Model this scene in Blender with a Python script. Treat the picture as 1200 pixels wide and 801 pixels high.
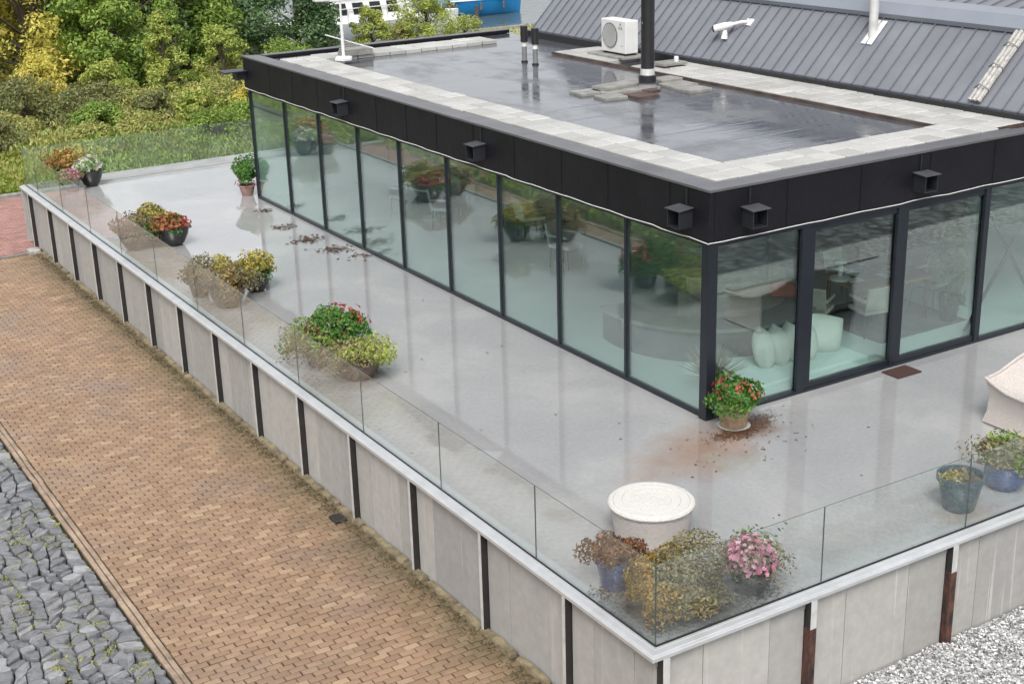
import bpy, math, random
import numpy as np
from mathutils import Matrix, Vector
R = math.radians
sc = bpy.context.scene
for o in list(bpy.data.objects): bpy.data.objects.remove(o)
col = sc.collection

# ------------------------------------------------------------------ camera, sky, sun, exposure
cam_d = bpy.data.cameras.new("camera"); cam = bpy.data.objects.new("camera", cam_d); col.objects.link(cam)
YAW, PITCH, ROLL = 0.54647, 0.34220, -0.02884
fw = Vector((math.sin(YAW)*math.cos(PITCH), math.cos(YAW)*math.cos(PITCH), -math.sin(PITCH)))
rt = Vector((math.cos(YAW), -math.sin(YAW), 0)); up = rt.cross(fw)
rt, up = math.cos(ROLL)*rt + math.sin(ROLL)*up, -math.sin(ROLL)*rt + math.cos(ROLL)*up
M4 = Matrix((rt, up, -fw)).transposed().to_4x4(); M4.translation = (-11.78, -14.158, 7.728)
cam.matrix_world = M4
cam_d.sensor_width = 36; cam_d.lens = 36*1641.33/1200; cam_d.clip_end = 2000; cam_d.clip_start = .1
sc.camera = cam

w = bpy.data.worlds.new("World"); sc.world = w; w.use_nodes = True
nt = w.node_tree; nt.nodes.clear()
sky = nt.nodes.new('ShaderNodeTexSky'); sky.sky_type = 'NISHITA'; sky.sun_disc = False
SUN_EL, SUN_AZ = 52, 215
sky.sun_elevation = R(SUN_EL); sky.sun_rotation = R(SUN_AZ); sky.dust_density = 4; sky.air_density = 1.0; sky.ozone_density = 1.0
hs = nt.nodes.new('ShaderNodeHueSaturation'); hs.inputs['Saturation'].default_value = .16
bg = nt.nodes.new('ShaderNodeBackground'); bg.inputs['Strength'].default_value = .15
wo = nt.nodes.new('ShaderNodeOutputWorld')
nt.links.new(sky.outputs[0], hs.inputs['Color']); nt.links.new(hs.outputs[0], bg.inputs['Color']); nt.links.new(bg.outputs[0], wo.inputs[0])
sun_d = bpy.data.lights.new("sun", 'SUN'); sun_d.energy = 1.3; sun_d.angle = R(20); sun_d.color = (1, .97, .93)
sun = bpy.data.objects.new("sun", sun_d); col.objects.link(sun)
az = R(SUN_AZ)
sdir = Vector((math.sin(az)*math.cos(R(SUN_EL)), math.cos(az)*math.cos(R(SUN_EL)), math.sin(R(SUN_EL))))
sun.rotation_euler = sdir.to_track_quat('Z', 'Y').to_euler(); sun.location = (0, 0, 40)
sc.view_settings.view_transform = 'Standard'; sc.view_settings.look = 'None'
sc.view_settings.exposure = 0.72; sc.view_settings.gamma = 1
sc.render.engine = 'CYCLES'
sc.cycles.max_bounces = 10; sc.cycles.transparent_max_bounces = 24; sc.cycles.glossy_bounces = 5
sc.cycles.caustics_reflective = False; sc.cycles.caustics_refractive = False

# ------------------------------------------------------------------ materials
def new_mat(name):
    m = bpy.data.materials.new(name); m.use_nodes = True
    n = m.node_tree.nodes; n.clear()
    out = n.new('ShaderNodeOutputMaterial'); p = n.new('ShaderNodeBsdfPrincipled')
    m.node_tree.links.new(p.outputs[0], out.inputs[0])
    return m, m.node_tree, p, out
def N(t, kind, **kw):
    n = t.nodes.new(kind)
    for k, v in kw.items():
        if k in n.inputs: n.inputs[k].default_value = v
        else: setattr(n, k, v)
    return n
def ramp(t, fac, stops, interp='LINEAR'):
    r = t.nodes.new('ShaderNodeValToRGB'); r.color_ramp.interpolation = interp
    e = r.color_ramp.elements
    while len(e) < len(stops): e.new(.5)
    for i, (p, c) in enumerate(stops):
        e[i].position = p
        e[i].color = (c, c, c, 1) if isinstance(c, (int, float)) else (*c, 1)
    t.links.new(fac, r.inputs[0]); return r.outputs[0]
def coords(t, kind='Object', scale=(1, 1, 1)):
    tc = t.nodes.new('ShaderNodeTexCoord')
    if kind == 'World':
        g = t.nodes.new('ShaderNodeNewGeometry'); src = g.outputs['Position']
    else: src = tc.outputs[kind]
    mp = t.nodes.new('ShaderNodeMapping'); mp.inputs['Scale'].default_value = scale
    t.links.new(src, mp.inputs[0]); return mp.outputs[0]
def noise(t, vec, scale, detail=4, rough=.55, dist=0):
    n = N(t, 'ShaderNodeTexNoise', Scale=scale, Detail=detail, Roughness=rough, Distortion=dist)
    t.links.new(vec, n.inputs['Vector']); return n.outputs['Fac']
def mix(t, fac, a, b, kind='MIX'):
    m = t.nodes.new('ShaderNodeMixRGB'); m.blend_type = kind
    for i, v in enumerate((fac, a, b)):
        if hasattr(v, 'links'): t.links.new(v, m.inputs[i])
        elif isinstance(v, (int, float)): m.inputs[i].default_value = v if i == 0 else (v, v, v, 1)
        else: m.inputs[i].default_value = (*v, 1)
    return m.outputs[0]
def math_(t, op, a, b=0.0, clamp=False):
    m = t.nodes.new('ShaderNodeMath'); m.operation = op; m.use_clamp = clamp
    for i, v in enumerate((a, b)):
        if hasattr(v, 'links'): t.links.new(v, m.inputs[i])
        else: m.inputs[i].default_value = v
    return m.outputs[0]
def bump(t, p, h, strength=.3, dist=.02):
    b = N(t, 'ShaderNodeBump', Strength=strength, Distance=dist); t.links.new(h, b.inputs['Height']); t.links.new(b.outputs[0], p.inputs['Normal'])
def plain(name, c, rough=.6, var=.25, scale=3, metal=0, bstr=.15, bscale=40, spec=.5, stretch=(1, 1, 1), space='World'):
    m, t, p, o = new_mat(name)
    v = coords(t, space, stretch)
    n1 = noise(t, v, scale, 6, .6)
    lo = tuple(x*(1-var) for x in c); hi = tuple(min(1, x*(1+var)) for x in c)
    t.links.new(ramp(t, n1, [(.3, lo), (.7, hi)]), p.inputs['Base Color'])
    p.inputs['Roughness'].default_value = rough; p.inputs['Metallic'].default_value = metal
    p.inputs['Specular IOR Level'].default_value = spec
    if bstr: bump(t, p, noise(t, v, bscale, 3), bstr, .01)
    return m
def leafmat(name, cols, rough=.55, trans=.35):
    m, t, p, o = new_mat(name)
    g = t.nodes.new('ShaderNodeNewGeometry')
    n = noise(t, coords(t, 'World'), 1.1, 3)
    f = math_(t, 'ADD', math_(t, 'MULTIPLY', g.outputs['Random Per Island'], .55), math_(t, 'MULTIPLY', n, .5))
    k = len(cols); cr = ramp(t, f, [(.15+.7*i/(k-1), c) for i, c in enumerate(cols)])
    t.links.new(cr, p.inputs['Base Color']); p.inputs['Roughness'].default_value = rough
    tr = t.nodes.new('ShaderNodeBsdfTranslucent'); t.links.new(cr, tr.inputs[0])
    mx = t.nodes.new('ShaderNodeMixShader'); mx.inputs[0].default_value = trans
    t.links.new(p.outputs[0], mx.inputs[1]); t.links.new(tr.outputs[0], mx.inputs[2]); t.links.new(mx.outputs[0], o.inputs[0])
    return m
def glassmat(name, f0, tint, k=1.0, film=0.0, ex=4.5):
    m, t, p, o = new_mat(name); t.nodes.remove(p)
    lw = t.nodes.new('ShaderNodeLayerWeight'); lw.inputs['Blend'].default_value = .5
    f = math_(t, 'POWER', lw.outputs['Facing'], ex)
    f = math_(t, 'ADD', math_(t, 'MULTIPLY', f, (1-f0)*k), f0, True)
    tr = t.nodes.new('ShaderNodeBsdfTransparent'); tr.inputs[0].default_value = (*tint, 1)
    gl = t.nodes.new('ShaderNodeBsdfGlossy'); gl.inputs['Roughness'].default_value = .015
    gl.inputs[0].default_value = (.95, 1, .98, 1)
    mx = t.nodes.new('ShaderNodeMixShader'); t.links.new(f, mx.inputs[0]); t.links.new(tr.outputs[0], mx.inputs[1]); t.links.new(gl.outputs[0], mx.inputs[2])
    last = mx.outputs[0]
    if film:      # thin film of dust and dried drops
        df = t.nodes.new('ShaderNodeBsdfDiffuse'); df.inputs[0].default_value = (.6, .63, .62, 1)
        nz = noise(t, coords(t, 'World', (1, 1, .5)), 2.2, 5)
        ff = ramp(t, nz, [(.35, film*.35), (.75, film*1.5)])
        m2 = t.nodes.new('ShaderNodeMixShader'); t.links.new(ff, m2.inputs[0]); t.links.new(last, m2.inputs[1]); t.links.new(df.outputs[0], m2.inputs[2]); last = m2.outputs[0]
    t.links.new(last, o.inputs[0]); return m

MT = {}
def terrace_mat():
    m, t, p, o = new_mat('wet_concrete'); v = coords(t, 'World')
    big = noise(t, v, .38, 5, .55, .4); mid = noise(t, v, 1.7, 6, .65); fine = noise(t, v, 16, 5, .6)
    wet = ramp(t, math_(t, 'ADD', math_(t, 'MULTIPLY', big, .75), math_(t, 'MULTIPLY', mid, .25)), [(.44, 0.), (.50, .6), (.62, 1.)])
    dry_c = mix(t, ramp(t, mid, [(.3, 0.), (.7, 1.)]), (.305, .305, .302), (.355, .352, .348))
    wet_c = mix(t, ramp(t, mid, [(.3, 0.), (.7, 1.)]), (.235, .238, .246), (.275, .278, .284))
    c = mix(t, wet, dry_c, wet_c)
    sp = t.nodes.new('ShaderNodeSeparateXYZ'); t.links.new(v, sp.inputs[0])
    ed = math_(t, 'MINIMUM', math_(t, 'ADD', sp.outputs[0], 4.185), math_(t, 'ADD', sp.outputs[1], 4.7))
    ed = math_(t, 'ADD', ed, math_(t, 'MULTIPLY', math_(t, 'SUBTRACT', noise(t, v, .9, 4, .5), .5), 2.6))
    pale_edge = ramp(t, ed, [(.78, 1.), (.90, 0.)])      # paler, rougher margin with a ragged edge along the balustrade
    c = mix(t, math_(t, 'MULTIPLY', pale_edge, .75), c, (.36, .37, .38))
    c = mix(t, .12, c, ramp(t, fine, [(.3, .25), (.7, .6)]))
    # rust and soil run-off that spread out from under the flower pot
    mp = t.nodes.new('ShaderNodeMapping'); g = t.nodes.new('ShaderNodeNewGeometry'); t.links.new(g.outputs['Position'], mp.inputs[0])
    def blob(cx, cy, rx, ry, rot):
        q = t.nodes.new('ShaderNodeMapping'); q.vector_type = 'TEXTURE'
        q.inputs['Location'].default_value = (cx, cy, 0); q.inputs['Rotation'].default_value = (0, 0, R(rot)); q.inputs['Scale'].default_value = (rx, ry, 1000)
        t.links.new(g.outputs['Position'], q.inputs[0])
        l = t.nodes.new('ShaderNodeVectorMath'); l.operation = 'LENGTH'; t.links.new(q.outputs[0], l.inputs[0])
        return math_(t, 'ADD', l.outputs['Value'], math_(t, 'MULTIPLY', math_(t, 'SUBTRACT', mid, .5), 1.5))
    c = mix(t, ramp(t, blob(-.75, -.75, 1.75, .8, 20), [(.1, .75), (1., 0.)]), c, (.25, .15, .095))
    c = mix(t, ramp(t, blob(.28, -.62, .62, .30, -15), [(.25, .9), (1., 0.)]), c, (.15, .065, .032))
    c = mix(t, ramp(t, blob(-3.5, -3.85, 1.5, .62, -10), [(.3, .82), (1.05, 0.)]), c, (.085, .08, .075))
    c = mix(t, ramp(t, blob(.75, -4.1, .6, .3, -10), [(.2, .45), (1., 0.)]), c, (.34, .23, .15))
    c = mix(t, ramp(t, blob(-3.5, 4.4, .95, .8, 40), [(.3, .6), (1., 0.)]), c, (.16, .16, .16))
    t.links.new(c, p.inputs['Base Color'])
    t.links.new(math_(t, 'ADD', ramp(t, wet, [(0, .055), (1, .015)]), math_(t, 'MULTIPLY', pale_edge, .10)), p.inputs['Roughness'])
    p.inputs['IOR'].default_value = 2.7
    bump(t, p, noise(t, v, 1.6, 2), .006, .05)
    return m
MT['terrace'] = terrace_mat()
def roof_mat():
    m, t, p, o = new_mat('wet_bitumen'); v = coords(t, 'World')
    big = noise(t, v, .55, 5, .6, .6); mid = noise(t, coords(t, 'World', (1, .35, 1)), 2.6, 6, .65); fine = noise(t, v, 40, 3)
    wet = ramp(t, math_(t, 'ADD', math_(t, 'MULTIPLY', big, .6), math_(t, 'MULTIPLY', mid, .4)), [(.44, 1.), (.60, 0.)])
    sep = t.nodes.new('ShaderNodeSeparateXYZ'); t.links.new(v, sep.inputs[0])
    seam = math_(t, 'PINGPONG', math_(t, 'ADD', sep.outputs[1], .3), .5)   # overlaps of the membrane sheets each metre
    seamf = ramp(t, seam, [(0, 1.), (.03, 0.)])
    c = mix(t, wet, mix(t, mid, (.035, .037, .043), (.11, .115, .125)), (.06, .065, .078))
    c = mix(t, math_(t, 'MULTIPLY', seamf, .6), c, (.04, .04, .045))
    t.links.new(c, p.inputs['Base Color'])
    t.links.new(ramp(t, wet, [(0, .30), (1, .02)]), p.inputs['Roughness']); p.inputs['IOR'].default_value = 2.2
    wr = noise(t, coords(t, 'World', (.5, 2.2, 1)), 2.2, 5, .6, 1.2)
    h = math_(t, 'ADD', math_(t, 'MULTIPLY', wr, 1.0), math_(t, 'MULTIPLY', seamf, .5))
    bump(t, p, h, .08, .03); return m
MT['membrane'] = roof_mat()
def panel_mat():
    m, t, p, o = new_mat('cast_concrete'); v = coords(t, 'World'); oi = t.nodes.new('ShaderNodeObjectInfo')
    st = noise(t, coords(t, 'World', (1.6, 1.6, .5)), 1.6, 6, .65); n2 = noise(t, v, 7, 6, .65); fine = noise(t, v, 60, 3)
    c = mix(t, ramp(t, st, [(.25, 0.), (.75, 1.)]), (.305, .298, .285), (.365, .357, .342))
    c = mix(t, .35, c, ramp(t, n2, [(.3, (.235, .23, .22)), (.7, (.42, .412, .397))]))
    c = mix(t, 1., c, ramp(t, oi.outputs['Random'], [(0, (.84, .84, .84)), (1, (1.08, 1.07, 1.05))]), 'MULTIPLY')
    drip = ramp(t, noise(t, coords(t, 'World', (6, 6, .12)), 2.2, 4, .7), [(.60, 0.), (.74, .55)])
    c = mix(t, drip, c, (.62, .62, .61))
    sep = t.nodes.new('ShaderNodeSeparateXYZ'); t.links.new(v, sep.inputs[0])
    foot = ramp(t, math_(t, 'ADD', math_(t, 'MULTIPLY', sep.outputs[2], -1), math_(t, 'MULTIPLY', n2, .5)), [(1.30, 0.), (1.62, .6)])
    c = mix(t, foot, c, (.17, .15, .10))
    t.links.new(c, p.inputs['Base Color']); p.inputs['Roughness'].default_value = .7
    bump(t, p, fine, .12, .006); return m
MT['panel'] = panel_mat()
def brick_mat(name, cols, moss=True):
    m, t, p, o = new_mat(name); v = coords(t, 'World'); oi = t.nodes.new('ShaderNodeObjectInfo'); g = t.nodes.new('ShaderNodeNewGeometry')
    rnd = math_(t, 'FRACT', math_(t, 'ADD', oi.outputs['Random'], g.outputs['Random Per Island']))
    k = len(cols); c = ramp(t, rnd, [(i/(k-1), x) for i, x in enumerate(cols)])
    big = noise(t, v, .55, 5, .6); n2 = noise(t, v, 2.3, 6, .65); fine = noise(t, v, 55, 3)
    c = mix(t, ramp(t, n2, [(.50, 0.), (.72, .55)]), c, (.17, .115, .085))
    c = mix(t, ramp(t, big, [(.52, 0.), (.70, .55)]), c, (.20, .15, .125))
    c = mix(t, ramp(t, fine, [(.35, .25), (.65, 0.)]), c, (.12, .09, .06))
    if moss:
        sep = t.nodes.new('ShaderNodeSeparateXYZ'); t.links.new(v, sep.inputs[0])
        d = math_(t, 'ADD', sep.outputs[0], math_(t, 'MULTIPLY', n2, 1.3))
        c = mix(t, ramp(t, math_(t, 'ADD', math_(t, 'MULTIPLY', d, .25), 1.25), [(.10, 0.), (.37, .85)]), c, (.085, .072, .035))
    t.links.new(c, p.inputs['Base Color']); t.links.new(ramp(t, big, [(.35, .65), (.65, .38)]), p.inputs['Roughness'])
    bump(t, p, fine, .2, .006); return m
MT['brick'] = brick_mat('ochre_clinker', [(.22, .140, .085), (.265, .170, .104), (.30, .197, .122), (.245, .150, .096), (.36, .255, .16)])
MT['redbrick'] = brick_mat('red_clinker', [(.26, .13, .115), (.33, .17, .15), (.38, .21, .185)], False)
MT['joint'] = plain('joint_sand', (.06, .045, .03), .9, .5, 6, bstr=.4)
def stone_mat():
    m, t, p, o = new_mat('basalt'); v = coords(t, 'World'); oi = t.nodes.new('ShaderNodeObjectInfo'); g = t.nodes.new('ShaderNodeNewGeometry')
    rnd = math_(t, 'FRACT', math_(t, 'ADD', oi.outputs['Random'], g.outputs['Random Per Island']))
    c = ramp(t, rnd, [(0, (.085, .087, .094)), (.35, (.14, .142, .149)), (.7, (.19, .19, .196)), (.93, (.24, .24, .243)), (1, (.38, .38, .38))])
    n2 = noise(t, v, 9, 6, .7)
    c = mix(t, .5, c, ramp(t, n2, [(.3, (.065, .068, .075)), (.7, (.25, .257, .27))]))
    t.links.new(c, p.inputs['Base Color']); p.inputs['Roughness'].default_value = .42
    bump(t, p, noise(t, v, 22, 5, .7), .6, .02); return m
MT['basalt'] = stone_mat()
MT['soil'] = plain('soil', (.045, .037, .025), .95, .5, 5, bstr=.6)
MT['grassground'] = plain('grassy_soil', (.075, .085, .028), .95, .5, 1.2, bstr=.6, bscale=18)
def gravel_mat(name, per_island=True):
    m, t, p, o = new_mat(name)
    if per_island:
        g = t.nodes.new('ShaderNodeNewGeometry'); f = g.outputs['Random Per Island']
    else:
        vo = N(t, 'ShaderNodeTexVoronoi', Scale=26); t.links.new(coords(t, 'World'), vo.inputs['Vector'])
        s = t.nodes.new('ShaderNodeSeparateColor'); t.links.new(vo.outputs['Color'], s.inputs[0]); f = s.outputs[0]
        bump(t, p, vo.outputs['Distance'], .9, .03)
    t.links.new(ramp(t, f, [(0, (.10, .10, .105)), (.35, (.30, .30, .30)), (.7, (.48, .48, .475)), (1, (.70, .70, .69))]), p.inputs['Base Color'])
    p.inputs['Roughness'].default_value = .6; return m
MT['gravel'] = gravel_mat('gravel_chips'); MT['gravelbed'] = gravel_mat('gravel_bed', False)
def yard_mat():
    m, t, p, o = new_mat('dark_cobbles'); v = coords(t, 'World'); vo = N(t, 'ShaderNodeTexVoronoi', Scale=4.5); t.links.new(v, vo.inputs['Vector'])
    s_ = t.nodes.new('ShaderNodeSeparateColor'); t.links.new(vo.outputs['Color'], s_.inputs[0])
    c = ramp(t, s_.outputs[0], [(0, (.05, .05, .055)), (1, (.19, .19, .20))]); c = mix(t, ramp(t, vo.outputs['Distance'], [(.45, 0.), (.65, .85)]), c, (.015, .015, .015))
    t.links.new(c, p.inputs['Base Color']); p.inputs['Roughness'].default_value = .5; bump(t, p, vo.outputs['Distance'], .6, .05); return m
MT['stoneyard'] = yard_mat()
MT['alu'] = plain('anodised_aluminium', (.56, .57, .585), .30, .10, 3, .5, 0)
MT['steel'] = plain('painted_black_steel', (.018, .016, .016), .5, .4, 6, bstr=.1)
MT['rust'] = plain('rusty_steel', (.075, .030, .022), .75, .5, 8, bstr=.4)
def rust_mat():
    m, t, p, o = new_mat('patchy_rust'); v = coords(t, 'World', (1, 1, .5))
    c = ramp(t, noise(t, v, 9, 6, .7), [(.38, (.012, .010, .010)), (.5, (.055, .024, .018)), (.68, (.13, .05, .032))])
    t.links.new(c, p.inputs['Base Color']); p.inputs['Roughness'].default_value = .7; bump(t, p, noise(t, v, 40, 4), .4, .01); return m
MT['rust'] = rust_mat()
MT['galv'] = plain('galvanised_edge', (.55, .55, .54), .5, .2, 5, .3, 0)
MT['frame'] = plain('anthracite_frame', (.012, .015, .021), .35, .12, 3, bstr=0, spec=.35)
def fascia_mat():
    m, t, p, o = new_mat('black_rubber_membrane'); v = coords(t, 'World')
    c = ramp(t, noise(t, v, 1.4, 6, .65), [(.3, (.005, .005, .0075)), (.72, (.010, .010, .0135))])
    c = mix(t, ramp(t, noise(t, v, 9, 6, .75), [(.62, 0.), (.8, .25)]), c, (.05, .05, .053))
    t.links.new(c, p.inputs['Base Color']); p.inputs['Roughness'].default_value = .48; p.inputs['Specular IOR Level'].default_value = .22
    wr = noise(t, coords(t, 'World', (1, 1, 1.2)), 2.6, 3, .5, .6)
    bump(t, p, wr, .16, .06); return m
MT['fascia'] = fascia_mat()
MT['coping'] = plain('zinc_coping', (.125, .125, .135), .38, .2, 1.5, .35, .08, 6)
def paver_mat():
    m, t, p, o = new_mat('pale_concrete_paver'); v = coords(t, 'World'); oi = t.nodes.new('ShaderNodeObjectInfo')
    c = ramp(t, oi.outputs['Random'], [(0, (.32, .318, .305)), (.5, (.395, .392, .38)), (1, (.46, .455, .44))])
    c = mix(t, ramp(t, noise(t, v, 2.2, 6, .7), [(.45, 0.), (.75, .6)]), c, (.26, .255, .22))
    c = mix(t, ramp(t, noise(t, v, 60, 3), [(.35, .3), (.6, 0.)]), c, (.3, .3, .28))
    t.links.new(c, p.inputs['Base Color']); p.inputs['Roughness'].default_value = .5; return m
MT['paver'] = paver_mat()
MT['pavedge'] = plain('rust_brown_edge', (.075, .050, .040), .6, .5, 3, bstr=.2)
MT['slab'] = plain('weathered_slab', (.22, .215, .20), .6, .3, 5)
MT['zinc'] = plain('grey_seam_metal', (.195, .203, .226), .38, .10, 1.2, .25, .04, 3)
MT['flash'] = plain('flashing', (.24, .26, .30), .35, .08, 1, .3, 0)
MT['whitepaint'] = plain('white_paint', (.60, .60, .585), .4, .06, 4, bstr=0)
MT['dirtywhite'] = plain('dirty_white', (.33, .32, .30), .5, .3, 12, bstr=.1)
MT['blackpaint'] = plain('black_coated_steel', (.014, .014, .016), .32, .2, 4, bstr=0)
MT['greyplastic'] = plain('grey_plastic', (.16, .16, .17), .5, .15, 5, bstr=0)
MT['darkgap'] = plain('dark_opening', (.006, .006, .007), .8, .1, 5, bstr=0)
MT['rail_glass'] = glassmat('balustrade_glass', .035, (.96, .975, .968), .95, .042)
MT['glass_edge'] = plain('glass_edge', (.055, .085, .075), .2, .1, 5, bstr=0)
MT['glass_joint'] = plain('clear_joint', (.35, .37, .37), .4, .1, 5, bstr=0)
MT['window_glass'] = glassmat('window_glass', .11, (.87, .952, .94), .95, .0, 2.6)
MT['infloor'] = plain('pale_poured_floor', (.50, .57, .54), .25, .06, .8, bstr=0)
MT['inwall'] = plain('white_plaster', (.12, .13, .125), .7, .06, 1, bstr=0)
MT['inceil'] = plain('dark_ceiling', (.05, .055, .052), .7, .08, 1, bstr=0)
MT['palewall'] = plain('pale_plaster', (.66, .70, .68), .7, .05, 1, bstr=0)
MT['tealwall'] = plain('teal_plaster', (.36, .52, .47), .7, .05, 1, bstr=0)
MT['charcoal'] = plain('charcoal_upholstery', (.085, .087, .09), .8, .2, 3)
MT['cushion'] = plain('ivory_cushion', (.66, .65, .60), .85, .08, 4)
MT['orange'] = plain('orange_cushion', (.40, .10, .06), .8, .1, 4)
MT['wood'] = plain('oiled_wood', (.20, .105, .05), .45, .3, 3, stretch=(1, 8, 8))
MT['darkwood'] = plain('dark_wood', (.055, .028, .018), .4, .3, 3, stretch=(8, 8, 1))
MT['beige'] = plain('beige_fabric', (.42, .38, .33), .85, .12, 5)
MT['brownmat'] = plain('brown_coir', (.045, .020, .016), .95, .5, 40, bstr=.8, bscale=200)
def wicker_mat(name, c):
    m, t, p, o = new_mat(name); v = coords(t, 'Object')
    w1 = N(t, 'ShaderNodeTexWave', Scale=22, Distortion=1.2, Detail=1.5); w1.bands_direction = 'Z'; t.links.new(v, w1.inputs['Vector'])
    ch = N(t, 'ShaderNodeTexVoronoi', Scale=48); t.links.new(v, ch.inputs['Vector'])
    h = math_(t, 'ADD', math_(t, 'MULTIPLY', w1.outputs['Fac'], .6), math_(t, 'MULTIPLY', ch.outputs['Distance'], .8))
    t.links.new(mix(t, ramp(t, h, [(.25, 0.), (.7, 1.)]), tuple(x*.72 for x in c), c), p.inputs['Base Color'])
    p.inputs['Roughness'].default_value = .55; bump(t, p, h, .6, .015); return m
MT['wicker'] = wicker_mat('white_wicker', (.47, .43, .40)); MT['wicker2'] = wicker_mat('ivory_wicker', (.52, .51, .48))
MT['terracotta'] = plain('mossy_stoneware', (.27, .19, .125), .75, .45, 9, bstr=.3)
MT['blackpot'] = plain('black_glazed_pot', (.02, .02, .022), .25, .3, 4, bstr=0)
MT['bluepot'] = plain('blue_glazed_pot', (.045, .075, .19), .22, .45, 7, bstr=.05)
MT['tealpot'] = plain('dark_teal_glazed_pot', (.035, .065, .085), .22, .35, 7, bstr=.05)
MT['greypot'] = plain('grey_stoneware_pot', (.22, .22, .22), .6, .4, 8, bstr=.2)
MT['pinkpot'] = plain('faded_terracotta', (.30, .18, .15), .7, .3, 8, bstr=.2)
MT['water'] = None
MT['brownpot'] = plain('dark_brown_pot', (.085, .055, .045), .45, .4, 8, bstr=.1)
def water_mat():
    m, t, p, o = new_mat('harbour_water'); v = coords(t, 'World', (1, 1, 1))
    p.inputs['Base Color'].default_value = (.075, .10, .105, 1); p.inputs['Roughness'].default_value = .08; p.inputs['IOR'].default_value = 1.4
    bump(t, p, noise(t, v, 1.6, 4, .6), .25, .15); return m
MT['water'] = water_mat()
MT['boatblue'] = plain('blue_hull', (.02, .22, .50), .3, .08, 1, bstr=0)
MT['boatwhite'] = plain('white_hull', (.78, .79, .79), .3, .06, 1, bstr=0)
MT['boatglass'] = plain('dark_boat_window', (.03, .035, .04), .12, .2, 2, bstr=0)
MT['bark'] = plain('bark', (.07, .052, .038), .9, .4, 6, bstr=.5)
MT['tarp'] = plain('grey_tarpaulin', (.10, .10, .12), .6, .2, 4)
LEAF = {
 'autumn': leafmat('autumn_leaves', [(0.23, 0.232, 0.03), (0.483, 0.464, 0.07), (0.632, 0.549, 0.12), (0.713, 0.561, 0.19)]),
 'dark': leafmat('dark_green_leaves', [(0.029, 0.057, 0.017), (0.064, 0.119, 0.03), (0.108, 0.176, 0.043), (0.176, 0.239, 0.06)]),
 'mid': leafmat('mid_green_leaves', [(0.054, 0.107, 0.02), (0.132, 0.231, 0.034), (0.233, 0.329, 0.054), (0.327, 0.412, 0.081)]),
 'lime': leafmat('lime_leaves', [(0.109, 0.164, 0.027), (0.237, 0.318, 0.054), (0.376, 0.43, 0.09), (0.514, 0.492, 0.144)]),
 'fir': leafmat('blue_green_leaves', [(0.033, 0.076, 0.034), (0.067, 0.135, 0.052), (0.113, 0.199, 0.072), (0.164, 0.254, 0.098)]),
 'scrub': leafmat('scrub_leaves', [(0.115, 0.146, 0.035), (0.253, 0.293, 0.07), (0.414, 0.329, 0.12), (0.287, 0.378, 0.09), (0.506, 0.488, 0.19)]),
 'dryscrub': leafmat('dry_scrub', [(0.069, 0.104, 0.03), (0.149, 0.183, 0.055), (0.265, 0.232, 0.1), (0.184, 0.256, 0.075)]),
 'grass': leafmat('grass_blades', [(0.077, 0.14, 0.02), (0.186, 0.28, 0.041), (0.342, 0.405, 0.068), (0.465, 0.42, 0.108)]),
 'pot_green': leafmat('bedding_green', [(.018, .055, .010), (.04, .13, .018), (.085, .22, .03), (.15, .30, .05)]),
 'pot_yellow': leafmat('yellow_foliage', [(.10, .10, .02), (.24, .22, .04), (.42, .36, .07), (.55, .45, .14)]),
 'pot_ochre': leafmat('ochre_foliage', [(0.081, 0.052, 0.017), (0.23, 0.149, 0.034), (0.414, 0.276, 0.063), (0.552, 0.402, 0.115)]),
 'pot_grey': leafmat('olive_grey_foliage', [(0.072, 0.065, 0.036), (0.169, 0.156, 0.078), (0.286, 0.221, 0.13), (0.312, 0.312, 0.156)]),
 'pot_brown': leafmat('brown_foliage', [(.06, .025, .015), (.16, .07, .035), (.27, .13, .06), (.34, .19, .09)]),
 'red_fl': leafmat('red_petals', [(0.2, 0.018, 0.018), (0.336, 0.045, 0.041), (0.4, 0.099, 0.063), (0.4, 0.162, 0.09)]),
 'orange_fl': leafmat('orange_red_petals', [(0.16, 0.054, 0.023), (0.304, 0.108, 0.045), (0.4, 0.18, 0.072)]),
 'pink_fl': leafmat('pink_petals', [(.34, .08, .16), (.50, .16, .27), (.60, .30, .39), (.66, .48, .52)]),
 'white_fl': leafmat('white_petals', [(.38, .38, .24), (.52, .52, .40), (.60, .60, .52)]),
 'mossbits': leafmat('moss_and_leaf_bits', [(.035, .03, .015), (.075, .065, .03), (.11, .085, .045), (.085, .09, .03)], .7, .1),
 'soilbits': leafmat('dark_soil_bits', [(.02, .018, .015), (.05, .042, .034), (.09, .075, .055)], .4, .05),
 'litter': leafmat('wet_dead_leaves', [(.03, .014, .008), (.075, .032, .016), (.12, .055, .028)], .3, .1),
}

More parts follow.
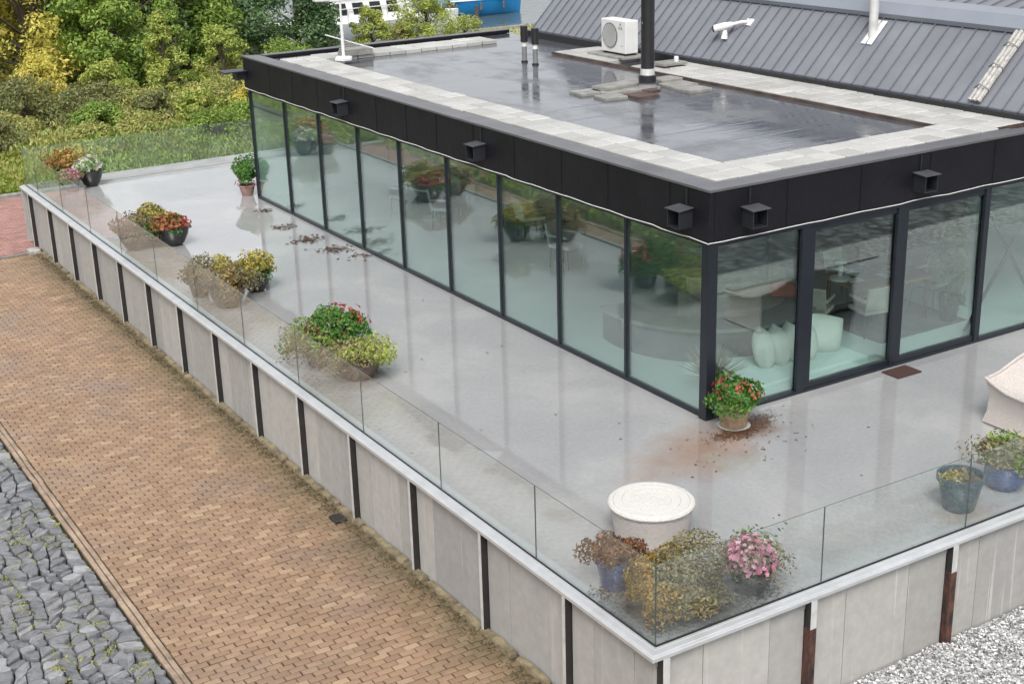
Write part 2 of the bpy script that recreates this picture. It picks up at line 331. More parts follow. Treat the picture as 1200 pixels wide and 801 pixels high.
# ------------------------------------------------------------------ mesh helpers
class MB:
    def __init__(s): s.v = []; s.f = []; s.mi = []
    def add(s, vs, fs, mi=0):
        b = len(s.v); s.v += [tuple(x) for x in vs]; s.f += [tuple(i+b for i in f) for f in fs]; s.mi += [mi]*len(fs); return s
    def box(s, x0, x1, y0, y1, z0, z1, mi=0, c=0):
        if c:
            vs = [(x0, y0, z0), (x1, y0, z0), (x1, y1, z0), (x0, y1, z0), (x0, y0, z1-c), (x1, y0, z1-c), (x1, y1, z1-c), (x0, y1, z1-c),
                  (x0+c, y0+c, z1), (x1-c, y0+c, z1), (x1-c, y1-c, z1), (x0+c, y1-c, z1)]
            fs = [(3, 2, 1, 0), (8, 9, 10, 11)]+[(i, (i+1) % 4, 4+(i+1) % 4, 4+i) for i in range(4)]+[(4+i, 4+(i+1) % 4, 8+(i+1) % 4, 8+i) for i in range(4)]
            return s.add(vs, fs, mi)
        vs = [(x0, y0, z0), (x1, y0, z0), (x1, y1, z0), (x0, y1, z0), (x0, y0, z1), (x1, y0, z1), (x1, y1, z1), (x0, y1, z1)]
        return s.add(vs, [(3, 2, 1, 0), (4, 5, 6, 7), (0, 1, 5, 4), (1, 2, 6, 5), (2, 3, 7, 6), (3, 0, 4, 7)], mi)
    def tube(s, pts, r, n=10, mi=0, cap=True):
        pts = [Vector(p) for p in pts]; rs = r if isinstance(r, (list, tuple)) else [r]*len(pts)
        vs = []; fs = []
        for i, p in enumerate(pts):
            d = (pts[min(i+1, len(pts)-1)]-pts[max(i-1, 0)]).normalized()
            a = d.orthogonal().normalized() if abs(d.z) > .9 else d.cross(Vector((0, 0, 1))).normalized()
            if abs(d.z) > .9: a = (Vector((1, 0, 0))-d*d.x).normalized()
            b = d.cross(a)
            for k in range(n):
                t = 2*math.pi*k/n; vs.append(p+(a*math.cos(t)+b*math.sin(t))*rs[i])
        for i in range(len(pts)-1):
            for k in range(n): fs.append((i*n+k, i*n+(k+1) % n, (i+1)*n+(k+1) % n, (i+1)*n+k))
        if cap: fs += [tuple(range(n-1, -1, -1)), tuple((len(pts)-1)*n+k for k in range(n))]
        return s.add(vs, fs, mi)
    def lathe(s, prof, n=32, mi=0, cx=0, cy=0, sx=1, sy=1):
        vs = []; fs = []
        for (r, z) in prof:
            for k in range(n):
                t = 2*math.pi*k/n; vs.append((cx+r*sx*math.cos(t), cy+r*sy*math.sin(t), z))
        for i in range(len(prof)-1):
            for k in range(n): fs.append((i*n+k, i*n+(k+1) % n, (i+1)*n+(k+1) % n, (i+1)*n+k))
        if prof[0][0] > 0: fs.append(tuple(range(n-1, -1, -1)))
        if prof[-1][0] > 0: fs.append(tuple((len(prof)-1)*n+k for k in range(n)))
        return s.add(vs, fs, mi)
    def prism(s, poly, axis, a, b, mi=0):   # poly of 2D points extruded along an axis
        def P(q, h): return {0: (h, q[0], q[1]), 1: (q[0], h, q[1]), 2: (q[0], q[1], h)}[axis]
        n = len(poly); vs = [P(q, a) for q in poly]+[P(q, b) for q in poly]
        return s.add(vs, [tuple(range(n-1, -1, -1)), tuple(range(n, 2*n))]+[(i, (i+1) % n, n+(i+1) % n, n+i) for i in range(n)], mi)
    def mesh(s, name, mats, smooth=False):
        me = bpy.data.meshes.new(name); me.from_pydata(s.v, [], s.f)
        for m in (mats if isinstance(mats, (list, tuple)) else [mats]): me.materials.append(MT[m] if isinstance(m, str) else m)
        if any(s.mi): me.polygons.foreach_set('material_index', s.mi)
        if smooth: me.polygons.foreach_set('use_smooth', [True]*len(me.polygons))
        import bmesh
        bm = bmesh.new(); bm.from_mesh(me); bmesh.ops.recalc_face_normals(bm, faces=bm.faces); bm.to_mesh(me); bm.free()
        return me
    def build(s, name, mats, parent=None, smooth=False, bevel=0, loc=None):
        o = link(name, s.mesh(name, mats, smooth), parent)
        if loc: o.location = loc
        if bevel:
            b = o.modifiers.new('bevel', 'BEVEL'); b.width = bevel; b.segments = 2; b.limit_method = 'ANGLE'
        if smooth:
            try: o.data.set_sharp_from_angle(angle=R(40))
            except Exception: pass
        return o
def link(name, me, parent=None, loc=None, rz=0):
    o = bpy.data.objects.new(name, me); col.objects.link(o)
    if parent: o.parent = parent
    if loc: o.location = loc
    if rz: o.rotation_euler = (0, 0, rz)
    return o
def tag(o, label, cat, group=None):
    o['label'] = label; o['category'] = cat
    if group: o['group'] = group
    return o
def thing(name, label, cat, loc=(0, 0, 0), rz=0, group=None):
    o = link(name, None, None, loc, rz); o.empty_display_size = .2; return tag(o, label, cat, group)
def struct(o): o['kind'] = 'structure'; return o
def stuff(o): o['kind'] = 'stuff'; return o
def copy_tree(o, parent=None):
    c = o.copy(); col.objects.link(c); c.parent = parent
    for ch in list(o.children): copy_tree(ch, c)
    return c

# leaf clouds ------------------------------------------------------
def quads_mesh(name, P, A, B, mat, mesh_mats=None):
    """diamond shaped leaves: centre P, half axes A (length) and B (width)"""
    n = len(P); V = np.empty((n, 4, 3)); V[:, 0] = P-A; V[:, 1] = P+B-A*.15; V[:, 2] = P+A; V[:, 3] = P-B-A*.15
    me = bpy.data.meshes.new(name); me.vertices.add(n*4); me.vertices.foreach_set('co', V.ravel())
    me.loops.add(n*4); me.loops.foreach_set('vertex_index', np.arange(n*4, dtype=np.int32))
    me.polygons.add(n); me.polygons.foreach_set('loop_start', np.arange(0, n*4, 4, dtype=np.int32)); me.polygons.foreach_set('loop_total', np.full(n, 4, dtype=np.int32))
    me.materials.append(mat); me.update(calc_edges=True); me.validate(); return me
def unit(a): return a/np.maximum(np.linalg.norm(a, axis=1, keepdims=True), 1e-9)
def leaves(rg, P, Nn, size, spread=.7, aspect=.5, droop=0.0):
    n = len(P); d = unit(Nn+rg.normal(0, spread, (n, 3)))
    a = unit(np.cross(d, rg.normal(0, 1, (n, 3)))); a[:, 2] -= droop; a = unit(a); b = unit(np.cross(d, a))
    s = size*rg.uniform(.6, 1.35, (n, 1)); return P, a*s, b*s*aspect
def lumpy(rg, U, k=7, amp=.28):
    r = np.ones(len(U))
    for _ in range(k):
        d = unit(rg.normal(0, 1, (1, 3)))[0]; r += amp/k**.5*np.cos(3.2*(U@d)*rg.uniform(.8, 1.9)+rg.uniform(0, 6.3))*1.2
    return r
def dome(seed, n, rx, ry, rz, size, mat, name='foliage', up=0.0, amp=.25, fill=.45, low=-.25, spread=.7, aspect=.5):
    rg = np.random.default_rng(seed); U = unit(rg.normal(0, 1, (n*2, 3))); U = U[U[:, 2] > low][:n]
    r = .9*lumpy(rg, U, 9, amp*1.5)*np.power(rg.uniform(fill**3, 1.25, len(U)), 1/3)
    P = U*r[:, None]*np.array([rx, ry, rz]); P, A, B = leaves(rg, P, U+np.array([0, 0, up]), size, spread, aspect)
    return quads_mesh(name, P, A, B, LEAF[mat])
def flowers(seed, n, rx, ry, rz, size, mat, low=-.1, sector=None, amp=.25, seed_l=None):
    rg = np.random.default_rng(seed); U = unit(rg.normal(0, 1, (n*5, 3))); U = U[U[:, 2] > low]
    if sector: U = U[(U[:, 0]*math.cos(sector[0])+U[:, 1]*math.sin(sector[0])) > sector[1]]
    U = U[:n]; rl = np.random.default_rng(seed_l if seed_l is not None else seed); rl.normal(0, 1, (1, 3))
    P = U*rg.uniform(.72, 1.02, (len(U), 1))*np.array([rx, ry, rz]); mb = MB()
    for p, u in zip(P, U):
        u = Vector(u+rg.normal(0, .35, 3)).normalized(); a = u.orthogonal().normalized(); b = u.cross(a); s = size*rg.uniform(.7, 1.3); p = Vector(p)
        vs = [p-u*s*.25]; k = 5
        for i in range(2*k):
            t = math.pi*i/k; q = s*(1 if i % 2 == 0 else .62); vs.append(p+(a*math.cos(t)+b*math.sin(t))*q+u*s*.1*(i % 2))
        mb.add(vs, [(0, 1+i, 1+(i+1) % (2*k)) for i in range(2*k)])
    me = bpy.data.meshes.new('flowers'); me.from_pydata(mb.v, [], mb.f); me.materials.append(LEAF[mat]); return me
def tree(name, label, loc, h, rad, mat, n, seed, trunk_h=None, size=.16, cone=False, group='trees on the harbour bank', clumps=46, zlow=.12, cat='tree'):
    rg = np.random.default_rng(seed); t = thing(name, label, cat, loc, rg.uniform(0, 6), group)
    tm = MB(); lean = rg.normal(0, .06, 2)
    tm.tube([(0, 0, -.25), (lean[0]*h*.3, lean[1]*h*.3, h*.3), (lean[0]*h, lean[1]*h, h*.85)], [.022*h+.03, .016*h+.02, .02], 8)
    cc = []
    for i in range(clumps):
        f = (i+.5)/clumps; z = zlow*h+(1-zlow)*h*(f if not cone else f**.9)*.94
        prof = (1-f)**.75*1.05+.05 if cone else math.sin(math.pi*min(1, (.22+.78*f)))**.55*.95+.12
        th = rg.uniform(0, 6.28); q = rad*prof*math.sqrt(rg.uniform(.15, 1))
        c = np.array([math.cos(th)*q+lean[0]*z, math.sin(th)*q+lean[1]*z, z]); cc.append(c)
        if i % 2 == 0: tm.tube([(lean[0]*z*.6, lean[1]*z*.6, max(.1, z*.62)), tuple(c*np.array([.6, .6, 1])-np.array([0, 0, .1*h*.3])), tuple(c)], [.010*h, .006*h, .008], 5)
    tm.build('trunk', 'bark', t, True)
    cc = np.array(cc); wts = rg.uniform(.5, 1.5, clumps); idx = rg.choice(clumps, n, p=wts/wts.sum())
    cr = rad*rg.uniform(.22, .42, clumps); U = unit(rg.normal(0, 1, (n, 3)))
    P = cc[idx]+U*(cr[idx]*np.power(rg.uniform(.12, 1, n), 1/2.2))[:, None]*np.array([1, 1, .75])
    P[:, 2] = np.maximum(P[:, 2], .03)
    P, A, B = leaves(rg, P, U*.8+np.array([0, 0, .6]), size, .55, .45, .25)
    link('crown', quads_mesh('crown', P, A, B, LEAF[mat]), t); return t

TX, TY, TYF = -4.185, -4.31, 21.45       # balustrade lines
ROADZ = -1.40
# ------------------------------------------------------------------ the ground
g = MB()
HX, HY = 15.0, 49.5                      # harbour basin starts here
for (x0, x1, y0, y1) in [(-400, -13, -300, 600), (-13, -7.92, -300, -8), (-13, -7.92, 12, 600), (-7.92, HX, -300, 600), (HX, 500, -300, HY)]:
    g.add([(x0, y0, -1.50), (x1, y0, -1.50), (x1, y1, -1.50), (x0, y1, -1.50)], [(0, 1, 2, 3)])
struct(g.build('ground', 'grassground'))
struct(MB().add([(HX-3, HY-3, -2.1), (500, HY-3, -2.1), (500, 600, -2.1), (HX-3, 600, -2.1)], [(0, 1, 2, 3)]).build('water', 'water'))
q = MB(); q.box(HX-.3, 500, HY-.4, HY, -2.6, -1.3); q.box(HX-.3, HX, HY, 600, -2.6, -1.3); struct(q.build('quay_edge', 'slab'))
# brick road
road = struct(MB().box(-7.74, -4.2, -8, 20.25, -1.6, ROADZ-.026).build('road', 'joint'))
random.seed(4)
def brick_mesh(name, L=.193, W=.089, H=.05, c=.007):
    return MB().box(-L/2, L/2, -W/2, W/2, -H, 0, c=c)
bm_brick = brick_mesh('brick').mesh('brick', 'brick')
cpos = np.array([-11.78, -14.158, 7.728]); Rm = np.array([rt, up, fw])
def pix(p):
    d = Rm@(np.array(p)-cpos); return (600+1641.3*d[0]/d[2], 400-1641.3*d[1]/d[2], d[2])
bl = []
rows = int((20.2+7.9)/.1045)
for j in range(rows):
    y = -7.9+.1045*j+.05
    x = -7.735+(.105 if j % 2 else 0)
    if j % 2: bl.append((-7.735+.05, y, .094))
    while x+.2 < -4.26:
        bl.append((x+.105, y, .2)); x += .2085
bl = [(x+random.gauss(0, .003), y+random.gauss(0, .0025), L, random.gauss(0, .0025), random.gauss(0, .016)) for (x, y, L) in bl]
vis = []
for i, b in enumerate(bl):
    u, v, d = pix((b[0], b[1], ROADZ))
    if 3 < u < 1197 and 3 < v < 798 and b[2] > .15 and b[0] < -4.7: vis.append((d, i))
vis.sort(); single = set(i for d, i in vis[:300])
rest = MB()
for i, (x, y, L, dz, rz) in enumerate(bl):
    if i in single: link('brick', bm_brick, road, (x, y, ROADZ+dz), rz)
    else:
        l = L/2-.0035; wd = .0445; c = .007; cs, sn = math.cos(rz), math.sin(rz); z = ROADZ+dz
        def T(a, b, zz): return (x+a*cs-b*sn, y+a*sn+b*cs, zz)
        vs = [T(*k, z-.04) for k in ((-l, -wd), (l, -wd), (l, wd), (-l, wd))]+[T(*k, z-c) for k in ((-l, -wd), (l, -wd), (l, wd), (-l, wd))]+[T(*k, z) for k in ((-l+c, -wd+c), (l-c, -wd+c), (l-c, wd-c), (-l+c, wd-c))]
        rest.add(vs, [(8, 9, 10, 11)]+[(k, (k+1) % 4, 4+(k+1) % 4, 4+k) for k in range(4)]+[(4+k, 4+(k+1) % 4, 8+(k+1) % 4, 8+k) for k in range(4)])
me = bpy.data.meshes.new('brick_field'); me.from_pydata(rest.v, [], rest.f); me.materials.append(MT['brick'])
stuff(link('brick_field', me, road))
# red paved square beyond the ochre road
red = struct(MB().box(-60, -3.2, 20.33, 26.6, -1.6, ROADZ-.012).build('red_paving', 'joint'))
rb = MB()
for j in range(58):
    y = 20.39+.1065*j; x = -9.5+(.105 if j % 2 else 0)
    while x < -3.3-.0:
        if not (y < 21.6 and x > -4.36): rb.box(x+.005, x+.203, y+.004, y+.1, ROADZ-.03, ROADZ+random.gauss(0, .002), c=.005)
        x += .208
me = bpy.data.meshes.new('red_brick_field'); me.from_pydata(rb.v, [], rb.f); me.materials.append(MT['redbrick']); stuff(link('red_brick_field', me, red))
q = MB().box(-60, -4.33, 20.25, 20.33, -1.5, ROADZ-.004); struct(q.build('road_edge', 'slab'))
verge = struct(MB().box(-60, 1.2, 26.62, 26.8, -1.5, ROADZ+.09, c=.02).build('verge_kerb', 'slab'))
# kerb between the bricks and the stone pitching
kerb = struct(MB().box(-7.90, -7.75, -8, 60, -1.6, ROADZ-.03).build('kerb', 'joint'))
km = MB().box(-.032, .032, -.245, .245, -.1, 0, c=.008).mesh('kerb_stone', MT['kerbst'] if 'kerbst' in MT else plain('kerb_brick', (.27, .20, .145), .65, .4, 4))
for j in range(56):
    y = -7.7+.5*j
    for x in (-7.785, -7.862):
        link('kerb_stone', km, kerb, (x+random.gauss(0, .003), y+(.22 if x < -7.8 else 0), ROADZ+.012+random.gauss(0, .003)), random.gauss(0, .004))
# basalt pitching that falls away to the left of the kerb
pit = struct(MB().add([(-7.92, -8, -1.52), (-7.92, 12, -1.52), (-13, 12, -1.90), (-13, -8, -1.90)], [(0, 1, 2, 3)]).build('stone_pitching', 'soil'))
rg = np.random.default_rng(9)
NX, NY, CX, CY = 26, 80, .19, .155
lat = np.zeros((NX+1, NY+1, 2))
for i in range(NX+1):
    for j in range(NY+1):
        lat[i, j] = (-7.93-i*CX+(rg.normal(0, .034) if i else 0)+.04*math.sin(j*.7), -1.5+j*CY+(i % 2)*.06+rg.normal(0, .030)+.05*math.sin(i*1.3))
lat[0, :, 0] = -7.925
stones = []
for i in range(NX):
    for j in range(NY):
        c4 = [lat[i, j], lat[i+1, j], lat[i+1, j+1], lat[i, j+1]]
        cen = sum(c4)/4; sh = rg.uniform(.86, .96)
        poly = [cen+(p-cen)*sh for p in c4]
        # clip the corners for an eight sided outline
        out = []
        for k in range(4):
            a, b, d = poly[k-1], poly[k], poly[(k+1) % 4]; f = rg.uniform(.10, .30); out += [b+(a-b)*f+rg.normal(0, .006, 2), b+(d-b)*rg.uniform(.10, .28)]
        zs = -1.48+(cen[0]+7.92)*.075
        zt = zs+rg.uniform(.05, .10); tl = rg.normal(0, .13, 2); n = len(out); vs = []
        for s_, zz in ((1, -.14), (1., -.014), (.92, 0)):
            for p in out:
                r2 = cen+(p-cen)*s_; ex = rg.normal(0, .008) if s_ < 1 else 0
                vs.append((r2[0], r2[1], (zt if zz > -.1 else zs-.05)+(zz if zz > -.1 else 0)+tl@(r2-cen)+ex))
        vs.append((*(cen+rg.normal(0, .02, 2)), zt+rg.uniform(-.012, .012)))
        fs = [(k, (k+1) % n, n+(k+1) % n, n+k) for k in range(n)]+[(n+k, n+(k+1) % n, 2*n+(k+1) % n, 2*n+k) for k in range(n)]+[(2*n+k, 2*n+(k+1) % n, 3*n) for k in range(n)]
        u, v, d = pix((cen[0], cen[1], zt)); stones.append((d if (-5 < u < 1200 and v < 810) else 1e6+d, vs, fs))
stones.sort(key=lambda s: s[0]); rest = MB()
for k, (d, vs, fs) in enumerate(stones):
    if k < 300 and d < 1e6:
        c = np.mean(vs, axis=0); me = bpy.data.meshes.new('stone'); me.from_pydata([tuple(np.array(p)-c) for p in vs], [], fs); me.materials.append(MT['basalt']); link('stone', me, pit, tuple(c))
    else: rest.add(vs, fs)
me = bpy.data.meshes.new('stone_field'); me.from_pydata(rest.v, [], rest.f); me.materials.append(MT['basalt']); stuff(link('stone_field', me, pit))
# weeds in the joints
P = []; 
for k in range(700):
    x, y = rg.uniform(-9.6, -7.95), rg.uniform(-1, 9)
    if noise_ok := (math.sin(x*3.1+y*1.7)+math.sin(y*2.3-x*4.1) > -.1): P += [(x+rg.normal(0, .03), y+rg.normal(0, .03), -1.44+(x+7.92)*.075+rg.uniform(0, .05)) for _ in range(16)]
P = np.array(P); P, A, B = leaves(rg, P, np.tile([0, 0, 1.], (len(P), 1)), .022, .9, .3)
o = stuff(link('joint_weeds', quads_mesh('joint_weeds', P, A, B, LEAF['scrub']))); tag(o, 'sparse yellowish weeds growing in the joints of the basalt stones', 'weeds')
# gravel yard in front of the terrace
struct(MB().add([(-4.33, -4.40, -1.42), (30, -4.40, -1.10), (30, -8.5, -1.10), (-4.33, -8.5, -1.42)], [(0, 1, 2, 3)]).build('gravel_yard', 'gravelbed'))
struct(MB().add([(-4.33, -8.5, -1.42), (40, -8.5, -1.05), (40, -60, -1.05), (-4.33, -60, -1.42)], [(0, 1, 2, 3)]).build('stone_yard', 'stoneyard'))
ng = 26000; gx = rg.uniform(-3.4, 5.2, ng); gy = rg.uniform(-7.6, -4.42, ng); gz = -1.42+(gx+4.33)*.0093+rg.uniform(.0, .03, ng)
S = rg.uniform(.012, .027, (ng, 1, 1)); base = np.array([(1, 0, 0), (-.5, .87, 0), (-.5, -.87, 0), (0.2, 0, .8), (-.2, .1, -.8)])
V = base[None]*S*rg.uniform(.6, 1.4, (ng, 5, 1))
th = rg.uniform(0, 6.28, ng); ct, st = np.cos(th), np.sin(th); ph = rg.normal(0, .6, ng); cp_, sp_ = np.cos(ph), np.sin(ph)
X, Y, Z = V[..., 0], V[..., 1], V[..., 2]; Y, Z = Y*cp_[:, None]-Z*sp_[:, None], Y*sp_[:, None]+Z*cp_[:, None]
X, Y = X*ct[:, None]-Y*st[:, None], X*st[:, None]+Y*ct[:, None]
V = np.stack([X+gx[:, None], Y+gy[:, None], Z+gz[:, None]+.006], -1).reshape(-1, 3)
F = (np.array([(0, 1, 3), (1, 2, 3), (2, 0, 3), (1, 0, 4), (2, 1, 4), (0, 2, 4)])[None]+5*np.arange(ng)[:, None, None]).reshape(-1, 3)
me = bpy.data.meshes.new('gravel'); me.from_pydata(V.tolist(), [], F.tolist()); me.materials.append(MT['gravel'])
tag(stuff(link('gravel', me)), 'loose pale grey gravel chips along the foot of the terrace wall', 'gravel')

# ------------------------------------------------------------------ the terrace
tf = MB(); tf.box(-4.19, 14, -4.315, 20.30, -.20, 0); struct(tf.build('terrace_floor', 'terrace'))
MT['strip'] = plain('grey_strip', (.30, .30, .30), .3, .2, 2)
struct(MB().box(-4.19, 14, 20.303, 21.47, -.2, -.012).build('terrace_edge_strip', 'strip'))
MT['draingap'] = MT['darkgap']
struct(MB().box(-4.1, 14, 20.72, 20.76, -.02, -.008).build('drain_slot', 'greyplastic'))
struct(MB().box(-4.0, 13.9, -4.1, 21.3, -1.6, -.21).build('terrace_fill', 'soil'))
# retaining walls
WX, WY = -4.25, -4.375
def wall(name, label, posts, along_y, lo, hi, zb, rusty):
    t = thing(name, label, 'wall', (WX, WY, 0))
    def bx(a0, a1, d0, d1, z0, z1, nm, mat):
        m = MB()
        if along_y: m.box(d0, d1, a0-WY, a1-WY, z0, z1, c=.004)
        else: m.box(a0-WX, a1-WX, d0, d1, z0, z1, c=.004)
        return m.build(nm, mat, t)
    # backing
    bx(lo+.03, hi, .13, .16, zb-.15, -.06, 'backing', 'steel')
    edges = [lo]+[p for p in posts]+[hi]
    pw = .030 if along_y else .045
    for p in posts:
        d0 = -.083
        if not rusty:
            post = bx(p-pw, p+pw, d0, .10, zb-.1, -.045, 'post', 'steel')
            f = bx(p-pw+.004, p+pw, d0-.005, d0-.0005, zb-.05, -.045, 'edge_strip', 'galv'); f.parent = post
        else:
            post = bx(p-pw, p+pw, d0, .10, -.42, -.045, 'post', 'steel')
            f = bx(p-pw+.004, p+pw, d0-.004, d0-.0005, -.42, -.05, 'edge_strip', 'galv'); f.parent = post
            f = bx(p-pw-.002, p+pw+.002, d0-.006, .09, zb-.1, -.421, 'rusty_lower_half', 'rust'); f.parent = post
    for a, b in zip(edges[:-1], edges[1:]):
        a0 = a+(pw+.009 if a != lo else .0); b0 = b-(pw+.009 if b != hi else .0); L = b0-a0
        if L < .1: continue
        cuts = [0]+[L*(c+random.uniform(-.03, .03)) for c in ((.24, .74) if L > 1.2 else (.5,))]+[L]
        for c0, c1 in zip(cuts[:-1], cuts[1:]):
            pnl = bx(a0+c0+.004, a0+c1-.004, random.uniform(0, .006), .1, zb-.15, -.052, 'panel', 'panel')
    return t
lposts = [-2.845+1.815*k for k in range(14)]
wl = wall('retaining_wall', 'pale concrete panel wall with black steel posts beside the ochre brick road', lposts, True, WY+.012, 20.79, ROADZ, False)
wf = wall('retaining_wall', 'pale concrete panel wall with rusty steel posts above the grey gravel', [-4.16, -2.15, .06, 2.27, 4.48, 6.69], False, WX+.005, 9, -1.42, True)
wb = tag(MB().box(-4.32, 14, 21.42, 21.5, -1.6, -.06).build('retaining_wall', 'panel'), 'concrete wall at the greenery end of the terrace', 'wall')
# crumbly footing along the brick road
ft = thing('wall_footing', 'crumbling mossy concrete footing between brick road and panel wall', 'footing', (-4.31, 0, ROADZ))
fmat = plain('mossy_mortar', (.155, .125, .075), .9, .6, 5, bstr=.6, bscale=30)
y = -4.4
while y < 20:
    L = random.uniform(.25, .8); wdt = random.uniform(.035, .10)
    m = MB(); vs = []
    ns = 4
    for k in range(ns+1):
        yy = y+L*k/ns; ww = wdt*random.uniform(.6, 1.15); hh = random.uniform(.004, .035)
        vs += [(.04, yy, -.05), (.04, yy, hh+.01), (-ww*.6, yy, hh), (-ww, yy, -.03)]
    fs = [(4*k+a, 4*k+(a+1) % 4, 4*k+4+(a+1) % 4, 4*k+4+a) for k in range(ns) for a in range(4)]+[(0, 1, 2, 3), tuple(4*ns+a for a in (3, 2, 1, 0))]
    m.add(vs, fs); m.build('mortar_lump', fmat, ft); y += L+random.uniform(.0, .12)
P = []
for k in range(900):
    yy = rg.uniform(-4, 20); P += [(-4.40-abs(rg.normal(0, .10))+rg.normal(0, .02), yy+rg.normal(0, .03), ROADZ+rg.uniform(0, .03)) for _ in range(8)]
P = np.array(P); P, A, B = leaves(rg, P, np.tile([0, 0, 1.], (len(P), 1)), .016, .8, .5)
tag(stuff(link('moss', quads_mesh('moss', P, A, B, LEAF['mossbits']))), 'moss and dead leaf bits strewn along the wall footing', 'moss')
# drain box at the far end of the wall
tag(MB().box(-4.62, -4.36, 20.05, 20.35, ROADZ-.05, ROADZ+.10, c=.03).build('junction_box', 'dirtywhite', bevel=.01), 'small pale box at the foot of the last black wall post', 'box')
o = MB().box(-.06, .06, -.1, .1, 0, .065, c=.006).build('loose_brick', plain('salmon_brick', (.50, .20, .12), .8, .2, 6), loc=(-4.42, -2.62, ROADZ)); o.rotation_euler = (0, 0, .5); tag(o, 'loose salmon red brick leaning at the wall foot', 'brick')
o = MB().box(-.09, .09, -.12, .12, 0, .04, c=.01).build('rubber_block', 'steel', loc=(-4.52, 2.75, ROADZ)); tag(o, 'small black block lying at the footing by a wall post', 'block')

# balustrades: aluminium base rail and frameless glass
def balustrade(name, label, cuts, along_y, fixed, hgt=.93):
    t = thing(name, label, 'railing', (TX, TY, 0) if fixed != TYF else (TX, TYF, 0)); ox, oy = t.location.x, t.location.y
    for i, (a, b) in enumerate(zip(cuts[:-1], cuts[1:])):
        m = MB(); a2, b2 = a+.004, b-.004
        e = .006
        if along_y: xs = (fixed-e-ox, fixed+e-ox, a2-oy, b2-oy)
        else: xs = (a2-ox, b2-ox, fixed-e-oy, fixed+e-oy)
        m.box(*xs, -.03, hgt+.001*(i % 3))
        big = [4, 2] if along_y else [4, 2]
        faces_edge = [0, 1]+([2, 4] if along_y else [3, 5])
        m.mi = [1 if k in faces_edge else 0 for k in range(6)]
        # box() face order: bottom, top, y0, x1, y1, x0
        m.build('pane', ['rail_glass', 'glass_edge'], t)
    return t, ox, oy
bl_, ox, oy = balustrade('glass_balustrade', 'long frameless glass balustrade on aluminium rail above the brick road', [TY+.008]+[-2.07+2.232*k for k in range(11)]+[TYF-.01], True, TX)
def rail_profile(): return [(.015, -.2), (.015, -.004), (-.012, -.001), (-.022, .006), (-.050, .004), (-.054, -.001), (-.060, -.001), (-.118, -.008), (-.124, -.014), (-.150, -.020), (-.155, -.026), (-.155, -.068), (-.058, -.070), (-.058, -.2)]
def rail(t, along_y, a, b, off=0):
    m = MB(); pr_ = rail_profile()
    # sweep with a mitre at the near corner
    n = len(pr_); vs = []
    for q in (a, b):
        for (d, z) in pr_:
            if along_y: vs.append((d, (q if q != a else q+d), z))
            else: vs.append(((q if q != a else q+d), d, z))
    m.add(vs, [(i, (i+1) % n, n+(i+1) % n, n+i) for i in range(n)]+[tuple(range(n)), tuple(range(2*n-1, n-1, -1))])
    o = m.build('base_rail', 'alu', t); b = o.modifiers.new('bevel', 'BEVEL'); b.width = .0025; b.segments = 2; b.limit_method = 'ANGLE'; return o
rail(bl_, True, 0, TYF-TY+.1); MB().box(-.013, -.0065, 0, TYF-TY, 0, .022).build('gasket', 'blackpaint', bl_)
bf_, ox, oy = balustrade('glass_balustrade', 'frameless glass balustrade on aluminium rail above the gravel', [TX-.004, -1.92, .37, 2.66, 4.95, 7.24], False, TY)
rail(bf_, False, 0, 12); MB().box(-.006, 12, -.013, -.0065, 0, .022).build('gasket', 'blackpaint', bf_)
bb_, ox, oy = balustrade('glass_balustrade', 'frameless glass balustrade in front of the bushes at the terrace end', [TX+.01, -1.83, .57, 2.97, 5.37, 7.77], False, TYF, .93)
m = MB().box(0.02, 12, -.02, .10, -.06, .004); m.build('base_rail', 'alu', bb_)
# narrow clamp plates along the rail
# ------------------------------------------------------------------ the glass pavilion
L, Wd, H, FT = 16.52, 7.0, 2.585, 3.32
pav = thing('glass_pavilion', 'flat roofed glass pavilion with black fascia standing on the wet terrace', 'building')
XE = 11.2
MB().box(.05, XE, .05, L-.05, .004, .014).build('interior_floor', 'infloor', pav)
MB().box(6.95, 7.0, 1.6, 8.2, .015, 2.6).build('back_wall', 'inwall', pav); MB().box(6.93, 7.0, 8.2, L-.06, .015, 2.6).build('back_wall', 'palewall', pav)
MB().box(.06, 6.92, L-.11, L-.06, .015, 2.6).build('end_wall', 'palewall', pav)
MB().box(7.0, XE, 5.2, 5.25, .015, 2.6).build('back_wall', 'tealwall', pav); MB().box(XE-.08, XE, .10, 5.19, .015, 2.6).build('end_wall', 'tealwall', pav); MB().box(7.0, XE, .02, 5.25, 2.67, 3.20).build('roof_slab', 'fascia', pav)
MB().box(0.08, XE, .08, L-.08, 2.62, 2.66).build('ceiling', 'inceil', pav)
# long facade
my = [.14, 1.90, 3.72, 5.50, 7.29, 9.12, 10.9, 12.75, 14.54, 16.46]
cx = MB().box(-.06, .10, -.06, .10, 0, H, c=0); cx.build('corner_post', 'frame', pav, bevel=.006)
MB().box(-.020, .075, .102, L, 0, .055).build('bottom_rail', 'frame', pav)
MB().box(-.035, .075, .102, L, H-.06, H+.02).build('top_rail', 'frame', pav)
mm = MB().box(-.024, .07, -.025, .025, .056, H-.061).mesh('mullion', 'frame')
for y in my[1:]: link('mullion', mm, pav, (0, y if y < 16 else L-.03, 0))
for a, b in zip(my[:-1], my[1:]):
    m = MB().box(.010, .034, (a if a > .2 else .101)+(.028 if a > .2 else 0), b-.028 if b < 16 else L-.058, .056, H-.061)
    m.mi = [1, 1, 1, 0, 1, 0]; m.build('window_pane', ['window_glass', 'glass_edge'], pav)
